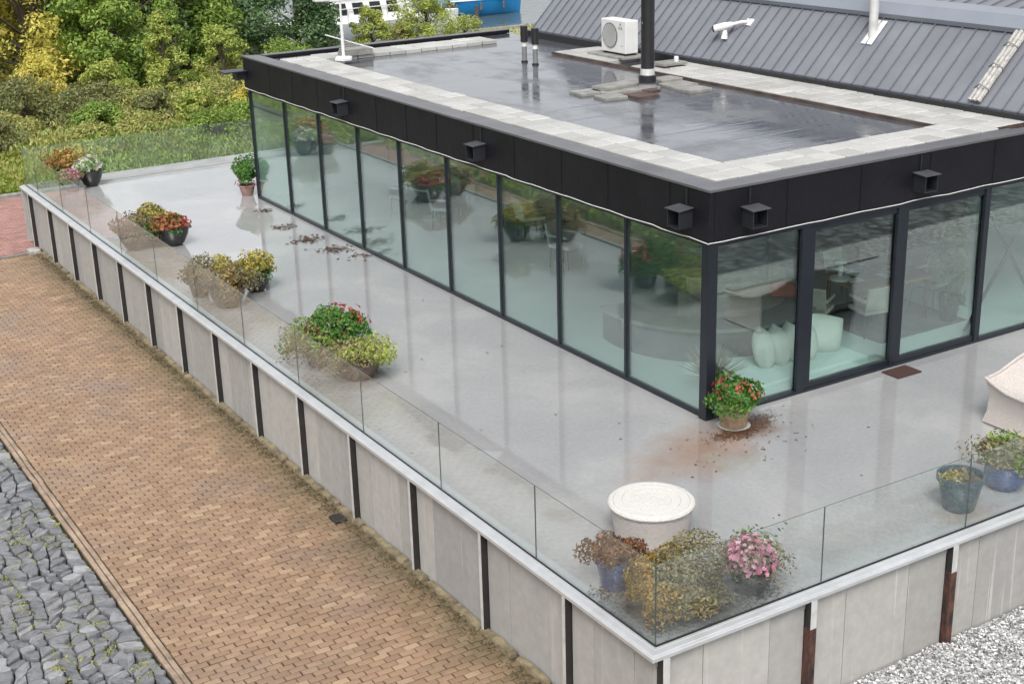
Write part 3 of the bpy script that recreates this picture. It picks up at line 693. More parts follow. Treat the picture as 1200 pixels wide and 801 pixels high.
# front facade: sliding doors, then a fixed light
MB().box(.102, XE, -.05, .09, 0, .045).build('bottom_rail', 'frame', pav)
MB().box(.102, XE, -.05, .09, H-.07, H+.02).build('top_rail', 'frame', pav)
for x0, x1 in [(1.64, 1.91), (3.53, 3.77), (5.42, 5.56), (7.3, 7.44), (9.2, 9.34)]:
    MB().box(x0, (x0+x1)/2-.004, -.055, .03, .046, H-.071).build('door_stile', 'frame', pav)
    MB().box((x0+x1)/2+.004, x1, -.03, .07, .046, H-.071).build('door_stile', 'frame', pav)
for a, b, door in [(.102, 1.64, 0), (1.91, 3.53, 1), (3.77, 5.42, 1), (5.56, 7.3, 0), (7.44, 9.2, 0), (9.34, XE, 0)]:
    zb = .046
    if door:
        fr = MB().box(a, b, -.03, .05, .046, .125).build('door_rail', 'frame', pav); MB().box(a, b, -.03, .05, H-.15, H-.071).build('door_rail', 'frame', pav); zb = .125
    m = MB().box(a, b, .0, .024, zb+.001, H-.072-(.08 if door else 0)); m.mi = [1, 1, 0, 1, 0, 1]
    m.build('door_pane' if door else 'window_pane', ['window_glass', 'glass_edge'], pav)
# fascia, coping
def ring(name, mat, x0, x1, y0, y1, t, z0, z1, c=0):
    pass
MB().box(-.07, .02, -.07, L+.07, 2.60, 3.29).build('fascia', 'fascia', pav, bevel=.012)
MB().box(.021, XE, -.07, .02, 2.60, 3.29).build('fascia', 'fascia', pav, bevel=.012)
MB().box(.021, 7.0, L, L+.07, 2.60, 3.29).build('fascia', 'fascia', pav, bevel=.012)
for k in range(12): MB().box(-.0765, -.0712, .9+1.3*k+random.uniform(-.2, .2), .96+1.3*k, 2.605, 3.28).build('lap_joint', 'fascia', pav)
for k in range(7): MB().box(1.3+1.4*k, 1.36+1.4*k, -.0765, -.0712, 2.605, 3.28).build('lap_joint', 'fascia', pav)
# coping: sloping zinc strip, front and side in lengths with small upstand joints
def coping(p0, p1, n, along_y, ext=0):
    for k in range(n):
        a = p0+(p1-p0)*k/n; b = p0+(p1-p0)*(k+1)/n-.006
        prof = [(-.085, 3.285), (-.085, 3.318), (.34, 3.296), (.34, 3.20), (.28, 3.20)]
        m = MB()
        n5 = len(prof); vs = []
        for q in (a, b):
            for d, z in prof:
                qq = q+d if (k == 0 and q == a) else q
                vs.append((d, qq, z) if along_y else (qq, d, z))
        m.add(vs, [tuple(range(n5)), tuple(range(2*n5-1, n5-1, -1))]+[(i, (i+1) % n5, n5+(i+1) % n5, n5+i) for i in range(n5)]); m.build('coping', 'coping', pav)
coping(0, L+.085, 7, True); coping(0, 6.25, 3, False)
m = MB().box(6.26, XE, -.085, .3, 3.2, 3.275); m.build('coping', 'coping', pav)
MB().box(.385, 7.0, L-.12, L+.085, 3.21, 3.285).build('rear_upstand', 'fascia', pav, bevel=.01)
MB().box(.385, 7.0, L-.125, L+.09, 3.286, 3.30).build('coping', 'coping', pav)
MB().box(.341, 7.0, .341, L-.121, 3.10, 3.20).build('roof_membrane', 'membrane', pav)
# roof pavers laid loose along the edges
pm = MB().box(-.195, .195, -.195, .195, -.085, 0, c=.012).mesh('paver', 'paver')
def paver(x, y, z=3.29): link('paver', pm, pav, (x+random.gauss(0, .004), y+random.gauss(0, .004), z+random.gauss(0, .003)), random.gauss(0, .006))
for i in range(2):
    for j in range(37):
        if j*.411+.645 < 15.75: paver(.645+i*.411, .645+j*.411)
for i in range(2):
    for j in range(2, 14): paver(.645+j*.411, .645+i*.411)
for j in range(2, 13):
    for i in range(2): paver(.645+j*.411, 15.2+i*.411)
for j in range(29):
    for i in range(3):
        if j in (22, 23) : continue
        paver(5.98+i*.408, .80+j*.411, 3.275)
MB().box(5.76, 5.775, .60, 12.6, 3.201, 3.255).build('paver_edging', 'pavedge', pav)
MB().box(5.776, 6.95, .585, .597, 3.201, 3.262).build('paver_edging', 'pavedge', pav)
# white cable under the fascia
def wavy(p, q, n, sag, rr):
    pts = []
    for k in range(n+1):
        f = k/n; pts.append((p[0]+(q[0]-p[0])*f, p[1]+(q[1]-p[1])*f, p[2]+sag*math.sin(k*1.3)+random.gauss(0, sag*.5)))
    return MB().tube(pts, rr, 6)
wavy((-.085, L+.05, 2.588), (-.085, -.085, 2.588), 80, .006, .0065).build('light_cable', 'whitepaint', pav, True)
wavy((-.085, -.085, 2.588), (XE, -.085, 2.588), 44, .006, .0065).build('light_cable', 'whitepaint', pav, True)
# rain spouts: hooded boxes on the fascia
MT['hood'] = plain('dark_grey_sheet', (.016, .018, .022), .4, .2, 4, bstr=0)
MT['lid'] = plain('zinc_lid', (.06, .064, .072), .4, .2, 4, bstr=0)
def spout(pos, axis):
    s = link('rain_spout', None, pav); bpy.data.objects.remove(s)
    m = MB(); x, y = pos
    if axis == 0:   # on the long side, sticking out towards -x
        m.box(-.30, -.071, y-.13, y-.115, 2.74, 2.995); m.box(-.30, -.071, y+.115, y+.13, 2.74, 2.995); m.box(-.30, -.071, y-.114, y+.114, 2.74, 2.755); m.box(-.12, -.10, y-.114, y+.114, 2.756, 2.995)
        s = m.build('rain_spout', 'hood', pav)
        MB().prism([(-.33, 2.99), (-.071, 3.01), (-.071, 3.020), (-.33, 3.0)], 1, y-.16, y+.16).build('hood', 'lid', s)
        MB().box(-.09, -.071, y-.02, y+.0, 3.04, 3.26).build('bracket', 'hood', s)
    else:
        m.box(x-.13, x-.115, -.30, -.071, 2.74, 2.995); m.box(x+.115, x+.13, -.30, -.071, 2.74, 2.995); m.box(x-.114, x+.114, -.30, -.071, 2.74, 2.755); m.box(x-.114, x+.114, -.12, -.10, 2.756, 2.995)
        s = m.build('rain_spout', 'hood', pav)
        MB().prism([(-.33, 2.99), (-.071, 3.01), (-.071, 3.020), (-.33, 3.0)], 0, x-.16, x+.16).build('hood', 'lid', s)
        MB().box(x-.02, x, -.09, -.071, 3.04, 3.26).build('bracket', 'hood', s)
for y in (.42, 5.9, 11.2): spout((0, y), 0)
for x in (.62, 3.9): spout((x, 0), 1)
m = MB().box(-.30, -.071, L-.1, L+.18, 2.80, 2.98); s = m.build('rain_spout', 'hood', pav); MB().box(-.62, -.06, L-.2, L+.25, 2.985, 3.01).build('hood', 'hood', s)
# crossed tie rods inside the fixed light
for p, q in (((5.5, .22, .1), (7.35, .22, 2.55)), ((5.5, .27, 2.55), (7.35, .27, .1))): MB().tube([p, q], .03, 8).build('tie_rod', 'blackpaint', pav)

# ------------------------------------------------------------------ things on the flat roof
ac = thing('air_conditioner', 'white outdoor air conditioning unit on the flat roof by the metal roof', 'air conditioner', (6.25, 10.45, 3.33))
MB().box(0, .34, 0, .9, .04, .74).build('casing', 'whitepaint', ac, bevel=.02)
gr = MB().lathe([(.0, 0), (.27, 0), (.27, .012), (.25, .012), (.25, .004), (0, .004)], 40).build('fan_grille', 'greyplastic', ac, True); gr.rotation_euler = (0, R(-90), 0); gr.location = (-.004, .56, .40)
for k in range(12):
    yy = -.22+.04*k; hh = math.sqrt(max(.0, .245**2-yy*yy))
    MB().box(-.022, -.017, .56+yy-.006, .56+yy+.006, .40-hh, .40+hh).build('grille_bar', 'whitepaint', ac)
for dy, dz in ((0, .042), (-.036, -.021), (.036, -.021)):   # emblem of three lozenges
    MB().prism([(.19+dy-.035 if 0 else .19+dy*1.15, .60+dz*1.25+.038), (.19+dy*1.15+.022, .60+dz*1.25), (.19+dy*1.15, .60+dz*1.25-.038), (.19+dy*1.15-.022, .60+dz*1.25)], 0, -.006, -.001).build('emblem', 'greyplastic', ac)
MB().box(-.006, -.001, .10, .16, .20, .21).build('label_strip', 'greyplastic', ac)
for yy in (.06, .78): MB().box(.02, .32, yy, yy+.06, 0, .042).build('foot', 'blackpaint', ac)
sl = MB().box(6.08, 6.75, 10.30, 11.65, 3.28, 3.33, c=.01).build('concrete_slab', 'slab'); tag(sl, 'flat grey slab carrying the white air conditioning unit', 'slab')
fl = thing('chimney_flue', 'tall black round chimney flue rising from the flat roof', 'chimney', (4.55, 7.42, 3.2))
MB().lathe([(.20, 0), (.20, .05), (.15, .1), (.15, .14)], 28).build('base_plate', 'greyplastic', fl, True)
MB().lathe([(.17, .141), (.17, .27), (.145, .28)], 28).build('rubber_collar', 'blackpaint', fl, True)
MB().lathe([(.14, .281), (.135, .40)], 28).build('steel_collar', 'galv', fl, True)
MB().lathe([(.128, .38), (.128, 4.2)], 28).build('pipe', 'blackpaint', fl, True)
MB().box(-.13, -.125, -.005, .01, 1.25, 1.27).build('rivet', 'whitepaint', fl)
for (x, y, nm) in ((4.66, 12.0, 'black capped roof vent pipe nearer the far parapet'), (4.62, 11.5, 'black capped roof vent pipe nearer the chimney flue')):
    v = thing('vent_pipe', nm, 'vent', (x, y, 3.2), 0, 'pair of vent pipes on the flat roof')
    MB().lathe([(.057, .34), (.057, .44)], 18).build('band', 'whitepaint', v, True)
    MB().lathe([(.055, 0), (.055, .339)], 18).build('pipe', 'greyplastic', v, True)
    MB().lathe([(.08, .44), (.08, .78), (.0, .785)], 18).build('cap', 'blackpaint', v, True)
    MB().lathe([(.075, 0), (.075, .03), (.056, .04)], 18).build('collar', 'blackpaint', v, True)
# loose slabs round the flue
k = 0
for (x, y, sx, sy, z, lb) in [(3.35, 7.75, .24, .22, .0, 'loose square slab furthest out from the chimney flue'), (3.42, 7.05, .24, .22, .0, 'loose square slab lying in the puddle before the flue'), (3.95, 6.82, .24, .22, .0, 'loose slab beside the small brown brick by the flue'),
                        (4.15, 7.75, .55, .22, .06, 'long slab raised on others beside the flue'), (4.12, 7.55, .62, .28, .0, 'dark lower slab under the long raised slab'), (4.28, 6.95, .13, .12, .03, 'small brown brick slab before the chimney flue'),
                        (5.25, 7.75, .26, .2, .05, 'slab lying behind the chimney flue'), (5.2, 7.3, .3, .25, .0, 'lower slab behind the chimney flue'), (5.1, 6.72, .27, .24, .0, 'square slab lying towards the paver strip by the flue'),
                        (6.35, 9.05, .3, .22, .11, 'flat slab on the paver strip between flue and metal roof')]:
    o = MB().box(-sx, sx, -sy, sy, 0, .055, c=.01).build('roof_slab', 'slab' if 'brown' not in lb else 'pavedge', loc=(x, y, 3.202+z)); o.rotation_euler = (0, 0, random.gauss(0, .06)); tag(o, lb, 'slab', 'loose slabs on the flat roof')
o = MB().lathe([(.05, 0), (.05, .09), (.035, .11)], 14).build('junction_box', 'whitepaint', loc=(6.45, 8.95, 3.367)); tag(o, 'small white round box on the slab before the metal roof', 'box')
# white mast
ms = thing('mast', 'white pole mast with base plate standing at the corner of the flat roof', 'mast', (1.50, 14.5, 3.29))
MB().lathe([(.21, 0), (.21, .05), (.19, .07)], 6).build('base_plate', 'whitepaint', ms)
MB().lathe([(.036, .07), (.036, .75), (.025, .76), (.025, 2.4)], 16).build('pole', 'whitepaint', ms, True)
MB().tube([(-.30, .25, .55), (.75, -.05, .18)], .014, 8).build('stay', 'whitepaint', ms, True)
MB().box(-.45, .05, -.03, .03, 1.28, 1.33).build('arm', 'whitepaint', ms)
MB().box(-.62, -.30, -.09, .09, 1.30, 1.40).build('lamp_head', 'whitepaint', ms, bevel=.02)
for kx in (0, 1, 2):
    tag(MB().box(1.75+kx*.02, 2.45, 14.95, 15.35, 3.292+kx*.05, 3.338+kx*.05, c=.008).build('roof_slab', 'slab'), ['bottom', 'middle', 'top'][kx]+' slab of the stack beside the white mast', 'slab', 'slabs stacked by the mast')
# ------------------------------------------------------------------ neighbour with standing seam roof
nb = thing('metal_roofed_building', 'building with grey standing seam metal roof behind the flat roof', 'building', (7.1, 0, 0))
Y0, Y1 = -0.36, 15.5; TH = R(45); RL = 1.62
MB().box(.35, 7.4, 5.4, Y1-.2, -1.4, 3.3).build('wall', 'frame', nb)
pitch = .312; npn = int((Y1-Y0)/pitch)
cs, sn = math.cos(TH), math.sin(TH)
pmz = MB(); pmz.add([(0, -pitch/2+.004, 3.36), (RL*cs, -pitch/2+.004, 3.36+RL*sn), (RL*cs, pitch/2-.004, 3.36+RL*sn), (0, pitch/2-.004, 3.36), (0.05, -pitch/2+.004, 3.30), (RL*cs+.05, -pitch/2+.004, 3.30+RL*sn), (RL*cs+.05, pitch/2-.004, 3.30+RL*sn), (.05, pitch/2-.004, 3.30)],
        [(0, 1, 2, 3), (7, 6, 5, 4), (0, 4, 5, 1), (1, 5, 6, 2), (2, 6, 7, 3), (3, 7, 4, 0)])
pmz = pmz.mesh('roof_panel', 'zinc')
dn = (-sn*.035, cs*.035)
smz = MB().add([(0, -.006, 3.36), (RL*cs, -.006, 3.36+RL*sn), (RL*cs, .006, 3.36+RL*sn), (0, .006, 3.36), (dn[0], -.009, 3.36+dn[1]), (RL*cs+dn[0], -.009, 3.36+RL*sn+dn[1]), (RL*cs+dn[0], .009, 3.36+RL*sn+dn[1]), (dn[0], .009, 3.36+dn[1])],
        [(4, 5, 6, 7), (0, 4, 5, 1), (3, 2, 6, 7), (0, 3, 7, 4), (1, 5, 6, 2)]).mesh('standing_seam', plain('dark_seam_metal', (.15, .157, .185), .45, .1, 2, .25, 0))  # seams in a darker grey than the roof panels
for k in range(npn):
    y = Y1-pitch*(k+.5); p = link('roof_panel', pmz, nb, (0, y, 0)); link('standing_seam', smz, p, (0, pitch/2, 0))
# ridge flashing and the flatter upper roof
xr, zr = RL*cs, 3.36+RL*sn
MB().prism([(xr-.10, zr-.05), (xr-.13, zr+.03), (xr+.06, zr+.22), (xr+.42, zr+.28), (xr+.42, zr+.2), (xr+.05, zr-.05)], 1, Y0, Y1+.02).build('flashing', 'flash', nb)
UP = R(14); ux, uz = xr+.40, zr+.19; UL = 6
upm = MB().add([(ux, -pitch/2+.004, uz), (ux+UL*math.cos(UP), -pitch/2+.004, uz+UL*math.sin(UP)), (ux+UL*math.cos(UP), pitch/2-.004, uz+UL*math.sin(UP)), (ux, pitch/2-.004, uz)], [(0, 1, 2, 3)]).box(ux, ux+UL*math.cos(UP), 0, 0, 0, 0).mesh('upper_roof_panel', 'zinc') if 0 else None
def slope_box(x0, z0, Ln, ang, hw, t0, t1):
    c, s = math.cos(ang), math.sin(ang); vs = []
    for (l, tt) in ((0, t0), (Ln, t0), (Ln, t1), (0, t1)):
        for yy in (-hw, hw): vs.append((x0+l*c-tt*s, yy, z0+l*s+tt*c))
    return MB().add(vs, [(0, 2, 4, 6), (7, 5, 3, 1), (0, 1, 3, 2), (2, 3, 5, 4), (4, 5, 7, 6), (6, 7, 1, 0)])
upm = slope_box(ux, uz, UL, UP, pitch/2-.004, -.05, 0).mesh('roof_panel', 'zinc'); usm = slope_box(ux, uz, UL, UP, .008, .0, .035).mesh('standing_seam', smz.materials[0])
for k in range(npn):
    y = Y1-pitch*(k+.5); p = link('roof_panel', upm, nb, (0, y, 0)); link('standing_seam', usm, p, (0, pitch/2, 0))
# gable, gutter
MB().prism([(.05, 3.28), (xr, zr-.06), (ux, uz-.06), (ux+UL*math.cos(UP), uz+UL*math.sin(UP)-.06), (ux+UL*math.cos(UP), -1.4), (.4, -1.4), (.4, 3.28)], 1, Y1-.12, Y1-.02).build('gable', 'frame', nb)
MB().prism([(.05, 3.28), (xr, zr-.06), (ux, uz-.06), (ux+UL*math.cos(UP), uz+UL*math.sin(UP)-.06), (ux+UL*math.cos(UP), 3.28)], 1, Y0+.3, Y0+.36).build('gable', 'frame', nb)
MB().box(-.13, .02, Y0, Y1+.05, 3.18, 3.36).build('gutter', 'blackpaint', nb, bevel=.01)
MB().box(-.005, .03, Y0, Y1+.05, 3.361, 3.385).build('drip_edge', 'flash', nb)
def onroof(l, y, off=0): return (7.1+l*cs-off*sn, y, 3.36+l*sn+off*cs)
# steel vent through the roof with white skirt
vp = thing('roof_vent', 'steel vent pipe with white flashing skirt through the metal roof', 'vent', onroof(1.12, 4.9))
sk = MB().add([(-.22, -.14, .02), (.34, -.14, .02), (.34, .14, .02), (-.22, .14, .02), (-.16, -.1, .035), (.28, -.1, .035), (.28, .1, .035), (-.16, .1, .035)], [(4, 5, 6, 7), (0, 1, 5, 4), (1, 2, 6, 5), (2, 3, 7, 6), (3, 0, 4, 7), (3, 2, 1, 0)])
s_ = sk.build('skirt', 'whitepaint', vp); s_.rotation_euler = (0, -TH, 0)
MB().lathe([(.085, -.1), (.085, 1.4)], 20).build('pipe', 'galv', vp, True)
# security camera on a bent arm
p0 = onroof(1.0, 8.3, 0); sc_ = thing('security_camera', 'white security camera on an arm mounted on the metal roof', 'camera', p0)
MB().add([(0, -.14, .0), (.05, -.14, .05), (.05, .14, .05), (0, .14, 0)], [(0, 1, 2, 3)])
a_ = MB().box(-.05, .12, -.10, .10, 0, .03).build('mount_plate', 'whitepaint', sc_, bevel=.005); a_.rotation_euler = (0, -TH, 0)
MB().tube([(.04, -.02, .05), (-.12, .10, .04), (-.28, .26, -.02)], [.035, .035, .04], 8).build('arm', 'whitepaint', sc_, True)
MB().tube([(-.22, .24, -.01), (-.34, .36, -.05), (-.46, .52, -.10)], [.06, .085, .08], 14).build('housing', 'whitepaint', sc_, True)
MB().tube([(-.455, .515, -.098), (-.48, .55, -.11)], [.07, .068], 14).build('lens', 'blackpaint', sc_, True)
MB().tube([(-.33, .34, -.12), (-.35, .34, -.30)], [.045, .075], 10).build('sensor', 'whitepaint', sc_, True)
# cable tray
ct_ = thing('cable_tray', 'pale pipes and cables running down the metal roof in a bundle', 'pipes', onroof(0, 1.75))
for i, (dy, rr) in enumerate(((-.09, .045), (.0, .05), (.09, .04))):
    MB().tube([(l*cs-.06*sn, dy+.006*math.sin(l*3+i), l*sn+.06*cs) for l in [.05+.1*k for k in range(16)]], rr, 8).build('pipe', 'dirtywhite', ct_, True)
for l in (.3, .75, 1.2): MB().tube([(l*cs-.06*sn, -.16, l*sn+.05), (l*cs-.12*sn-.03, 0, l*sn+.14), (l*cs-.06*sn, .16, l*sn+.05)], .012, 6).build('strap', 'greyplastic', ct_, True)

# ------------------------------------------------------------------ potted plants
def pot_profile(kind, r, h):
    return {'bowl': [(r*.45, 0), (r*.62, h*.12), (r*.9, h*.55), (r, h*.9), (r*1.02, h), (r*.93, h), (r*.9, h*.82), (0, h*.8)],
            'taper': [(r*.62, 0), (r*.66, h*.04), (r*.92, h*.85), (r, h*.86), (r, h), (r*.88, h), (r*.86, h*.84), (0, h*.82)],
            'round': [(r*.6, 0), (r*.85, h*.2), (r*1.0, h*.55), (r*.96, h*.85), (r*1.0, h*.9), (r*1.0, h), (r*.88, h), (r*.86, h*.85), (0, h*.83)]}[kind]
def plant(label, x, y, kind, r, h, potmat, fol, fls=(), seed=0, group='potted plants on the terrace', fz=None, potz=0):
    t = thing('potted_plant', label, 'plant', (x, y, potz), 0, group)
    MB().lathe(pot_profile(kind, r, h), 28).build('pot', potmat, t, True)
    MB().lathe([(r*.855, h*.80), (r*.8, h*.88), (0, h*.9)], 20).build('soil', 'soil', t, True)
    for i, (mat, n, dx, dy, rx, ry, rz, size, dz) in enumerate(fol):
        link('foliage', dome(seed*17+i, n, rx, ry, rz, size, mat, low=-.45), t, (dx, dy, h*.9+dz))
    for i, (mat, n, dx, dy, rx, ry, rz, size, dz) in enumerate(fls):
        stuff(link('flowers', flowers(seed*31+i+5, n, rx, ry, rz, size, mat), t, (dx, dy, h*.9+dz)))
    return t
MT['saucer'] = MT['dirtywhite']
G = 'potted plants on the terrace'
p1 = plant('stoneware pot with green leaves and red flowers at the pavilion corner post', .16, -.40, 'taper', .27, .40, 'terracotta', [('pot_green', 2850, 0, 0, .36, .36, .27, 0.033, .10)], [('red_fl', 60, 0, 0, .36, .36, .27, .032, .11), ('orange_fl', 30, .1, -.1, .3, .3, .25, .03, .08)], 1)
MB().lathe([(.0, -.0), (.20, 0), (.235, .02), (.22, .02), (.19, .008)], 24).build('saucer', 'galv', p1, True)
# far corner group
plant('dark bowl of white daisies at the far corner of the balustrade', -2.85, 20.35, 'bowl', .30, .42, 'blackpot', [('pot_green', 950, 0, 0, .33, .33, .22, 0.040, .08)], [('white_fl', 230, -.04, 0, .37, .37, .25, .055, .10)], 2)
plant('pot of pink heather at the far corner of the balustrade', -3.40, 20.1, 'taper', .22, .28, 'greypot', [('pot_grey', 950, 0, 0, .30, .30, .22, 0.033, .08)], [('pink_fl', 130, 0, 0, .30, .30, .22, .035, .08)], 3)
plant('pot with orange and yellow shrub at the far corner of the balustrade', -3.30, 20.95, 'taper', .26, .35, 'blackpot', [('pot_ochre', 1330, 0, 0, .48, .48, .40, 0.040, .2), ('lime', 570, .1, .2, .4, .4, .35, 0.040, .15)], [('orange_fl', 120, 0, 0, .46, .46, .40, .04, .2)], 4)
# second group
plant('black bowl of red orange flowers by the glass balustrade', -3.02, 13.72, 'bowl', .34, .42, 'blackpot', [('pot_green', 950, -.1, -.06, .40, .36, .22, 0.036, .06)], [('orange_fl', 170, -.12, -.08, .42, .38, .24, .045, .07), ('red_fl', 60, 0, -.1, .36, .36, .24, .04, .07)], 5)
plant('wide pot of yellow green foliage behind the bowl of red orange flowers', -3.25, 14.40, 'bowl', .32, .38, 'blackpot', [('pot_yellow', 2470, 0, 0, .50, .46, .32, 0.036, .10)], (), 6)
plant('grey green mound in a pot seen through the glass beside the red orange bowl', -3.78, 13.9, 'bowl', .33, .34, 'brownpot', [('pot_grey', 2280, 0, 0, .46, .5, .33, 0.036, .06)], (), 7)
# third group
plant('pot of bright yellow green foliage standing clear of the balustrade', -2.85, 9.62, 'bowl', .28, .36, 'blackpot', [('pot_yellow', 1900, 0, 0, .40, .38, .26, 0.033, .10), ('pot_green', 494, 0, 0, .38, .36, .22, 0.030, .06)], (), 8)
plant('low pot of yellow foliage behind the bright yellow green plant', -3.30, 10.15, 'bowl', .24, .32, 'blackpot', [('pot_yellow', 1330, 0, 0, .32, .32, .22, 0.033, .08)], (), 9)
plant('brown grey shrub in a dark brown bowl against the glass balustrade', -3.62, 9.05, 'bowl', .33, .36, 'brownpot', [('pot_grey', 2470, -.02, 0, .46, .44, .30, 0.033, .10), ('pot_ochre', 570, 0, 0, .42, .42, .26, 0.033, .10)], (), 10)
plant('small brown shrub in a pot against the balustrade beside the dark brown bowl', -3.82, 9.95, 'taper', .22, .30, 'brownpot', [('pot_grey', 1520, 0, 0, .34, .38, .32, 0.033, .12)], (), 11)
# fourth group
plant('pot of dense green leaves with many red flowers beside the long balustrade', -3.05, 5.55, 'taper', .30, .38, 'blackpot', [('pot_green', 3990, 0, 0, .50, .48, .36, 0.033, .14)], [('red_fl', 130, 0, 0, .52, .50, .38, .034, .14)], 12)
plant('trailing olive green plant in a brown pot behind the glass', -3.55, 5.30, 'taper', .25, .36, 'brownpot', [('mid', 1710, -.08, 0, .44, .42, .30, 0.030, .06), ('pot_grey', 1330, -.1, 0, .46, .44, .32, 0.030, .03)], [('red_fl', 18, -.1, .1, .42, .42, .32, .03, .1)], 13)
plant('low bowl of fine yellow green foliage in front of the red flowers', -3.28, 4.38, 'bowl', .34, .30, 'brownpot', [('lime', 2090, .10, -.02, .48, .44, .26, 0.030, .08), ('pot_grey', 1710, -.14, 0, .44, .46, .28, 0.026, .06)], (), 14)
# green pot at the far end of the facade
plant('round green bushy plant with pink base flowers at the far pavilion corner', -.10, 16.95, 'taper', .20, .26, 'pinkpot', [('pot_green', 2470, 0, 0, .30, .30, .34, 0.033, .26)], [('pink_fl', 60, -.03, -.06, .28, .28, .14, .03, .05)], 15)
# front corner
plant('rust brown shrub in a blue rimmed pot beside the wicker ottoman', -3.80, -3.08, 'taper', .23, .36, 'bluepot', [('pot_brown', 2850, 0, 0, .30, .28, .16, 0.026, .08)], (), 16)
t = plant('large ochre and olive shrub filling the corner of the glass balustrade', -3.66, -3.86, 'bowl', .26, .16, 'bluepot', [('pot_ochre', 7500, -.17, .08, .37, .36, .33, .024, .15), ('pot_grey', 8500, .15, -.12, .43, .35, .33, .024, .14), ('pot_yellow', 1200, .10, .12, .28, .28, .30, .022, .18)], (), 17)
plant('bushy pot of pink and white flowers behind the glass above the gravel', -2.66, -4.0, 'bowl', .25, .30, 'blackpot', [('pot_grey', 1710, 0, 0, .32, .31, .28, 0.026, .12), ('pot_green', 475, .1, .1, .30, .3, .26, 0.026, .12)], [('pink_fl', 330, -.03, -.02, .33, .33, .30, .032, .11), ('white_fl', 150, .14, .0, .24, .28, .24, .034, .14)], 18)
plant('large dark teal glazed pot with a little yellow plant behind glass', .72, -3.90, 'taper', .29, .44, 'tealpot', [('pot_yellow', 494, -.14, .02, .12, .14, .09, 0.020, .02), ('pot_grey', 380, .1, .04, .12, .12, .08, 0.020, .0)], [('white_fl', 12, -.2, -.08, .08, .08, .05, .02, .02)], 19)
plant('blue glazed pot of green and reddish foliage near the wicker sofa', 1.62, -3.83, 'round', .26, .34, 'bluepot', [('mid', 1710, .05, 0, .37, .35, .24, 0.030, .10), ('pot_grey', 1140, -.02, .05, .36, .34, .26, 0.030, .10), ('pot_brown', 228, -.05, .1, .3, .28, .24, 0.026, .12)], (), 20)
# leaf litter
for (x, y, n, s, nm) in [(-.41, 15.25, 26, .10, 'small dark heap of wet leaves nearest the far pavilion corner'), (-.60, 13.6, 50, .13, 'wet brown leaves lying furthest from the glass facade'), (-.60, 12.3, 90, .17, 'large heap of wet brown leaves on the terrace'), (-.45, 11.2, 80, .20, 'spread out heap of wet dark leaves beside the glass facade'), (-.28, 10.5, 24, .16, 'few scattered wet leaves below the glass facade')]:
    rg2 = np.random.default_rng(int(x*100+y*77) % 9999); P = np.stack([rg2.normal(0, s, n), rg2.normal(0, s*.8, n), rg2.uniform(.004, .035, n)], 1); P, A, B = leaves(rg2, P, np.tile([0, 0, 2.], (n, 1)), .045, .5, .6)
    A[:, 2] *= .3; B[:, 2] *= .3; P[:, 2] = np.maximum(P[:, 2], np.abs(A[:, 2])+np.abs(B[:, 2])+.002)
    o = stuff(link('leaf_litter', quads_mesh('leaf_litter', P, A, B, LEAF['litter']), None, (x, y, 0))); tag(o, nm, 'leaves')
n = 260; P = np.stack([rg.uniform(-4, 6, n), rg.uniform(-4.2, 20, n), np.full(n, .006)], 1); P = P[~((P[:, 0] > -.1) & (P[:, 1] > -.1))]
P[:60, 0] = rg.normal(-.1, .7, 60); P[:60, 1] = rg.normal(-.95, .3, 60); n = len(P); P, A, B = leaves(rg, P, np.tile([0, 0, 9.], (n, 1)), .02, .15, .6); A[:, 2] = 0; B[:, 2] = 0
tag(stuff(link('scattered_leaves', quads_mesh('scattered_leaves', P, A, B, LEAF['litter']))), 'tiny dead leaf specks scattered over the wet terrace', 'leaves')

def crumbs(label, pts, n, sx, sy, size, mat, seed):
    rg = np.random.default_rng(seed); P = []
    for (x, y) in pts: P += [(x+rg.normal(0, sx), y+rg.normal(0, sy), .004+rg.uniform(0, .006)) for _ in range(n)]
    P = np.array(P); P = P[(P[:, 0] > -4.16) & (P[:, 1] > -4.29) & ~((P[:, 0] > -.08) & (P[:, 1] > -.08))]
    P, A, B = leaves(rg, P, np.tile([0, 0, 6.], (len(P), 1)), size, .2, .7); A[:, 2] *= .3; B[:, 2] *= .3; P[:, 2] = .005+np.abs(A[:, 2])+np.abs(B[:, 2])
    tag(stuff(link('soil_crumbs', quads_mesh('soil_crumbs', P, A, B, LEAF[mat]))), label, 'soil')
crumbs('wet brown soil crumbs washed out round the corner post flower pot', [(.30, -.62), (.50, -.52), (.05, -.72), (-.15, -.6), (.62, -.40)], 330, .14, .07, .011, 'litter', 3)
crumbs('dark soil and leaf bits strewn in the balustrade corner under the shrub', [(-3.9, -4.05), (-3.5, -4.1), (-3.1, -4.1), (-3.95, -3.6), (-2.7, -4.12), (-3.95, -3.2)], 420, .2, .12, .014, 'soilbits', 4)
crumbs('dark bits of soil round the red flowered pots at the long balustrade', [(-3.5, 4.4), (-3.2, 4.9), (-3.7, 5.2)], 120, .3, .3, .012, 'soilbits', 5)
# ------------------------------------------------------------------ outdoor furniture
ot = thing('ottoman', 'round white wicker ottoman on the terrace beside the corner shrub', 'ottoman', (-2.74, -2.33, 0))
MB().lathe([(.42, .0), (.425, .03), (.49, .40)], 48).build('base', 'wicker', ot, True)
m = MB().lathe([(.49, .401), (.512, .412), (.515, .43), (.50, .445), (.455, .450), (.45, .446), (.445, .450), (.35, .451), (.345, .447), (.34, .451), (.24, .452), (.235, .448), (.23, .452), (.12, .453), (.115, .449), (.11, .453), (.0001, .453)], 56); m.build('top', 'wicker2', ot)
MB().lathe([(.37, 0), (.37, .02)], 24).build('foot_ring', 'greyplastic', ot)
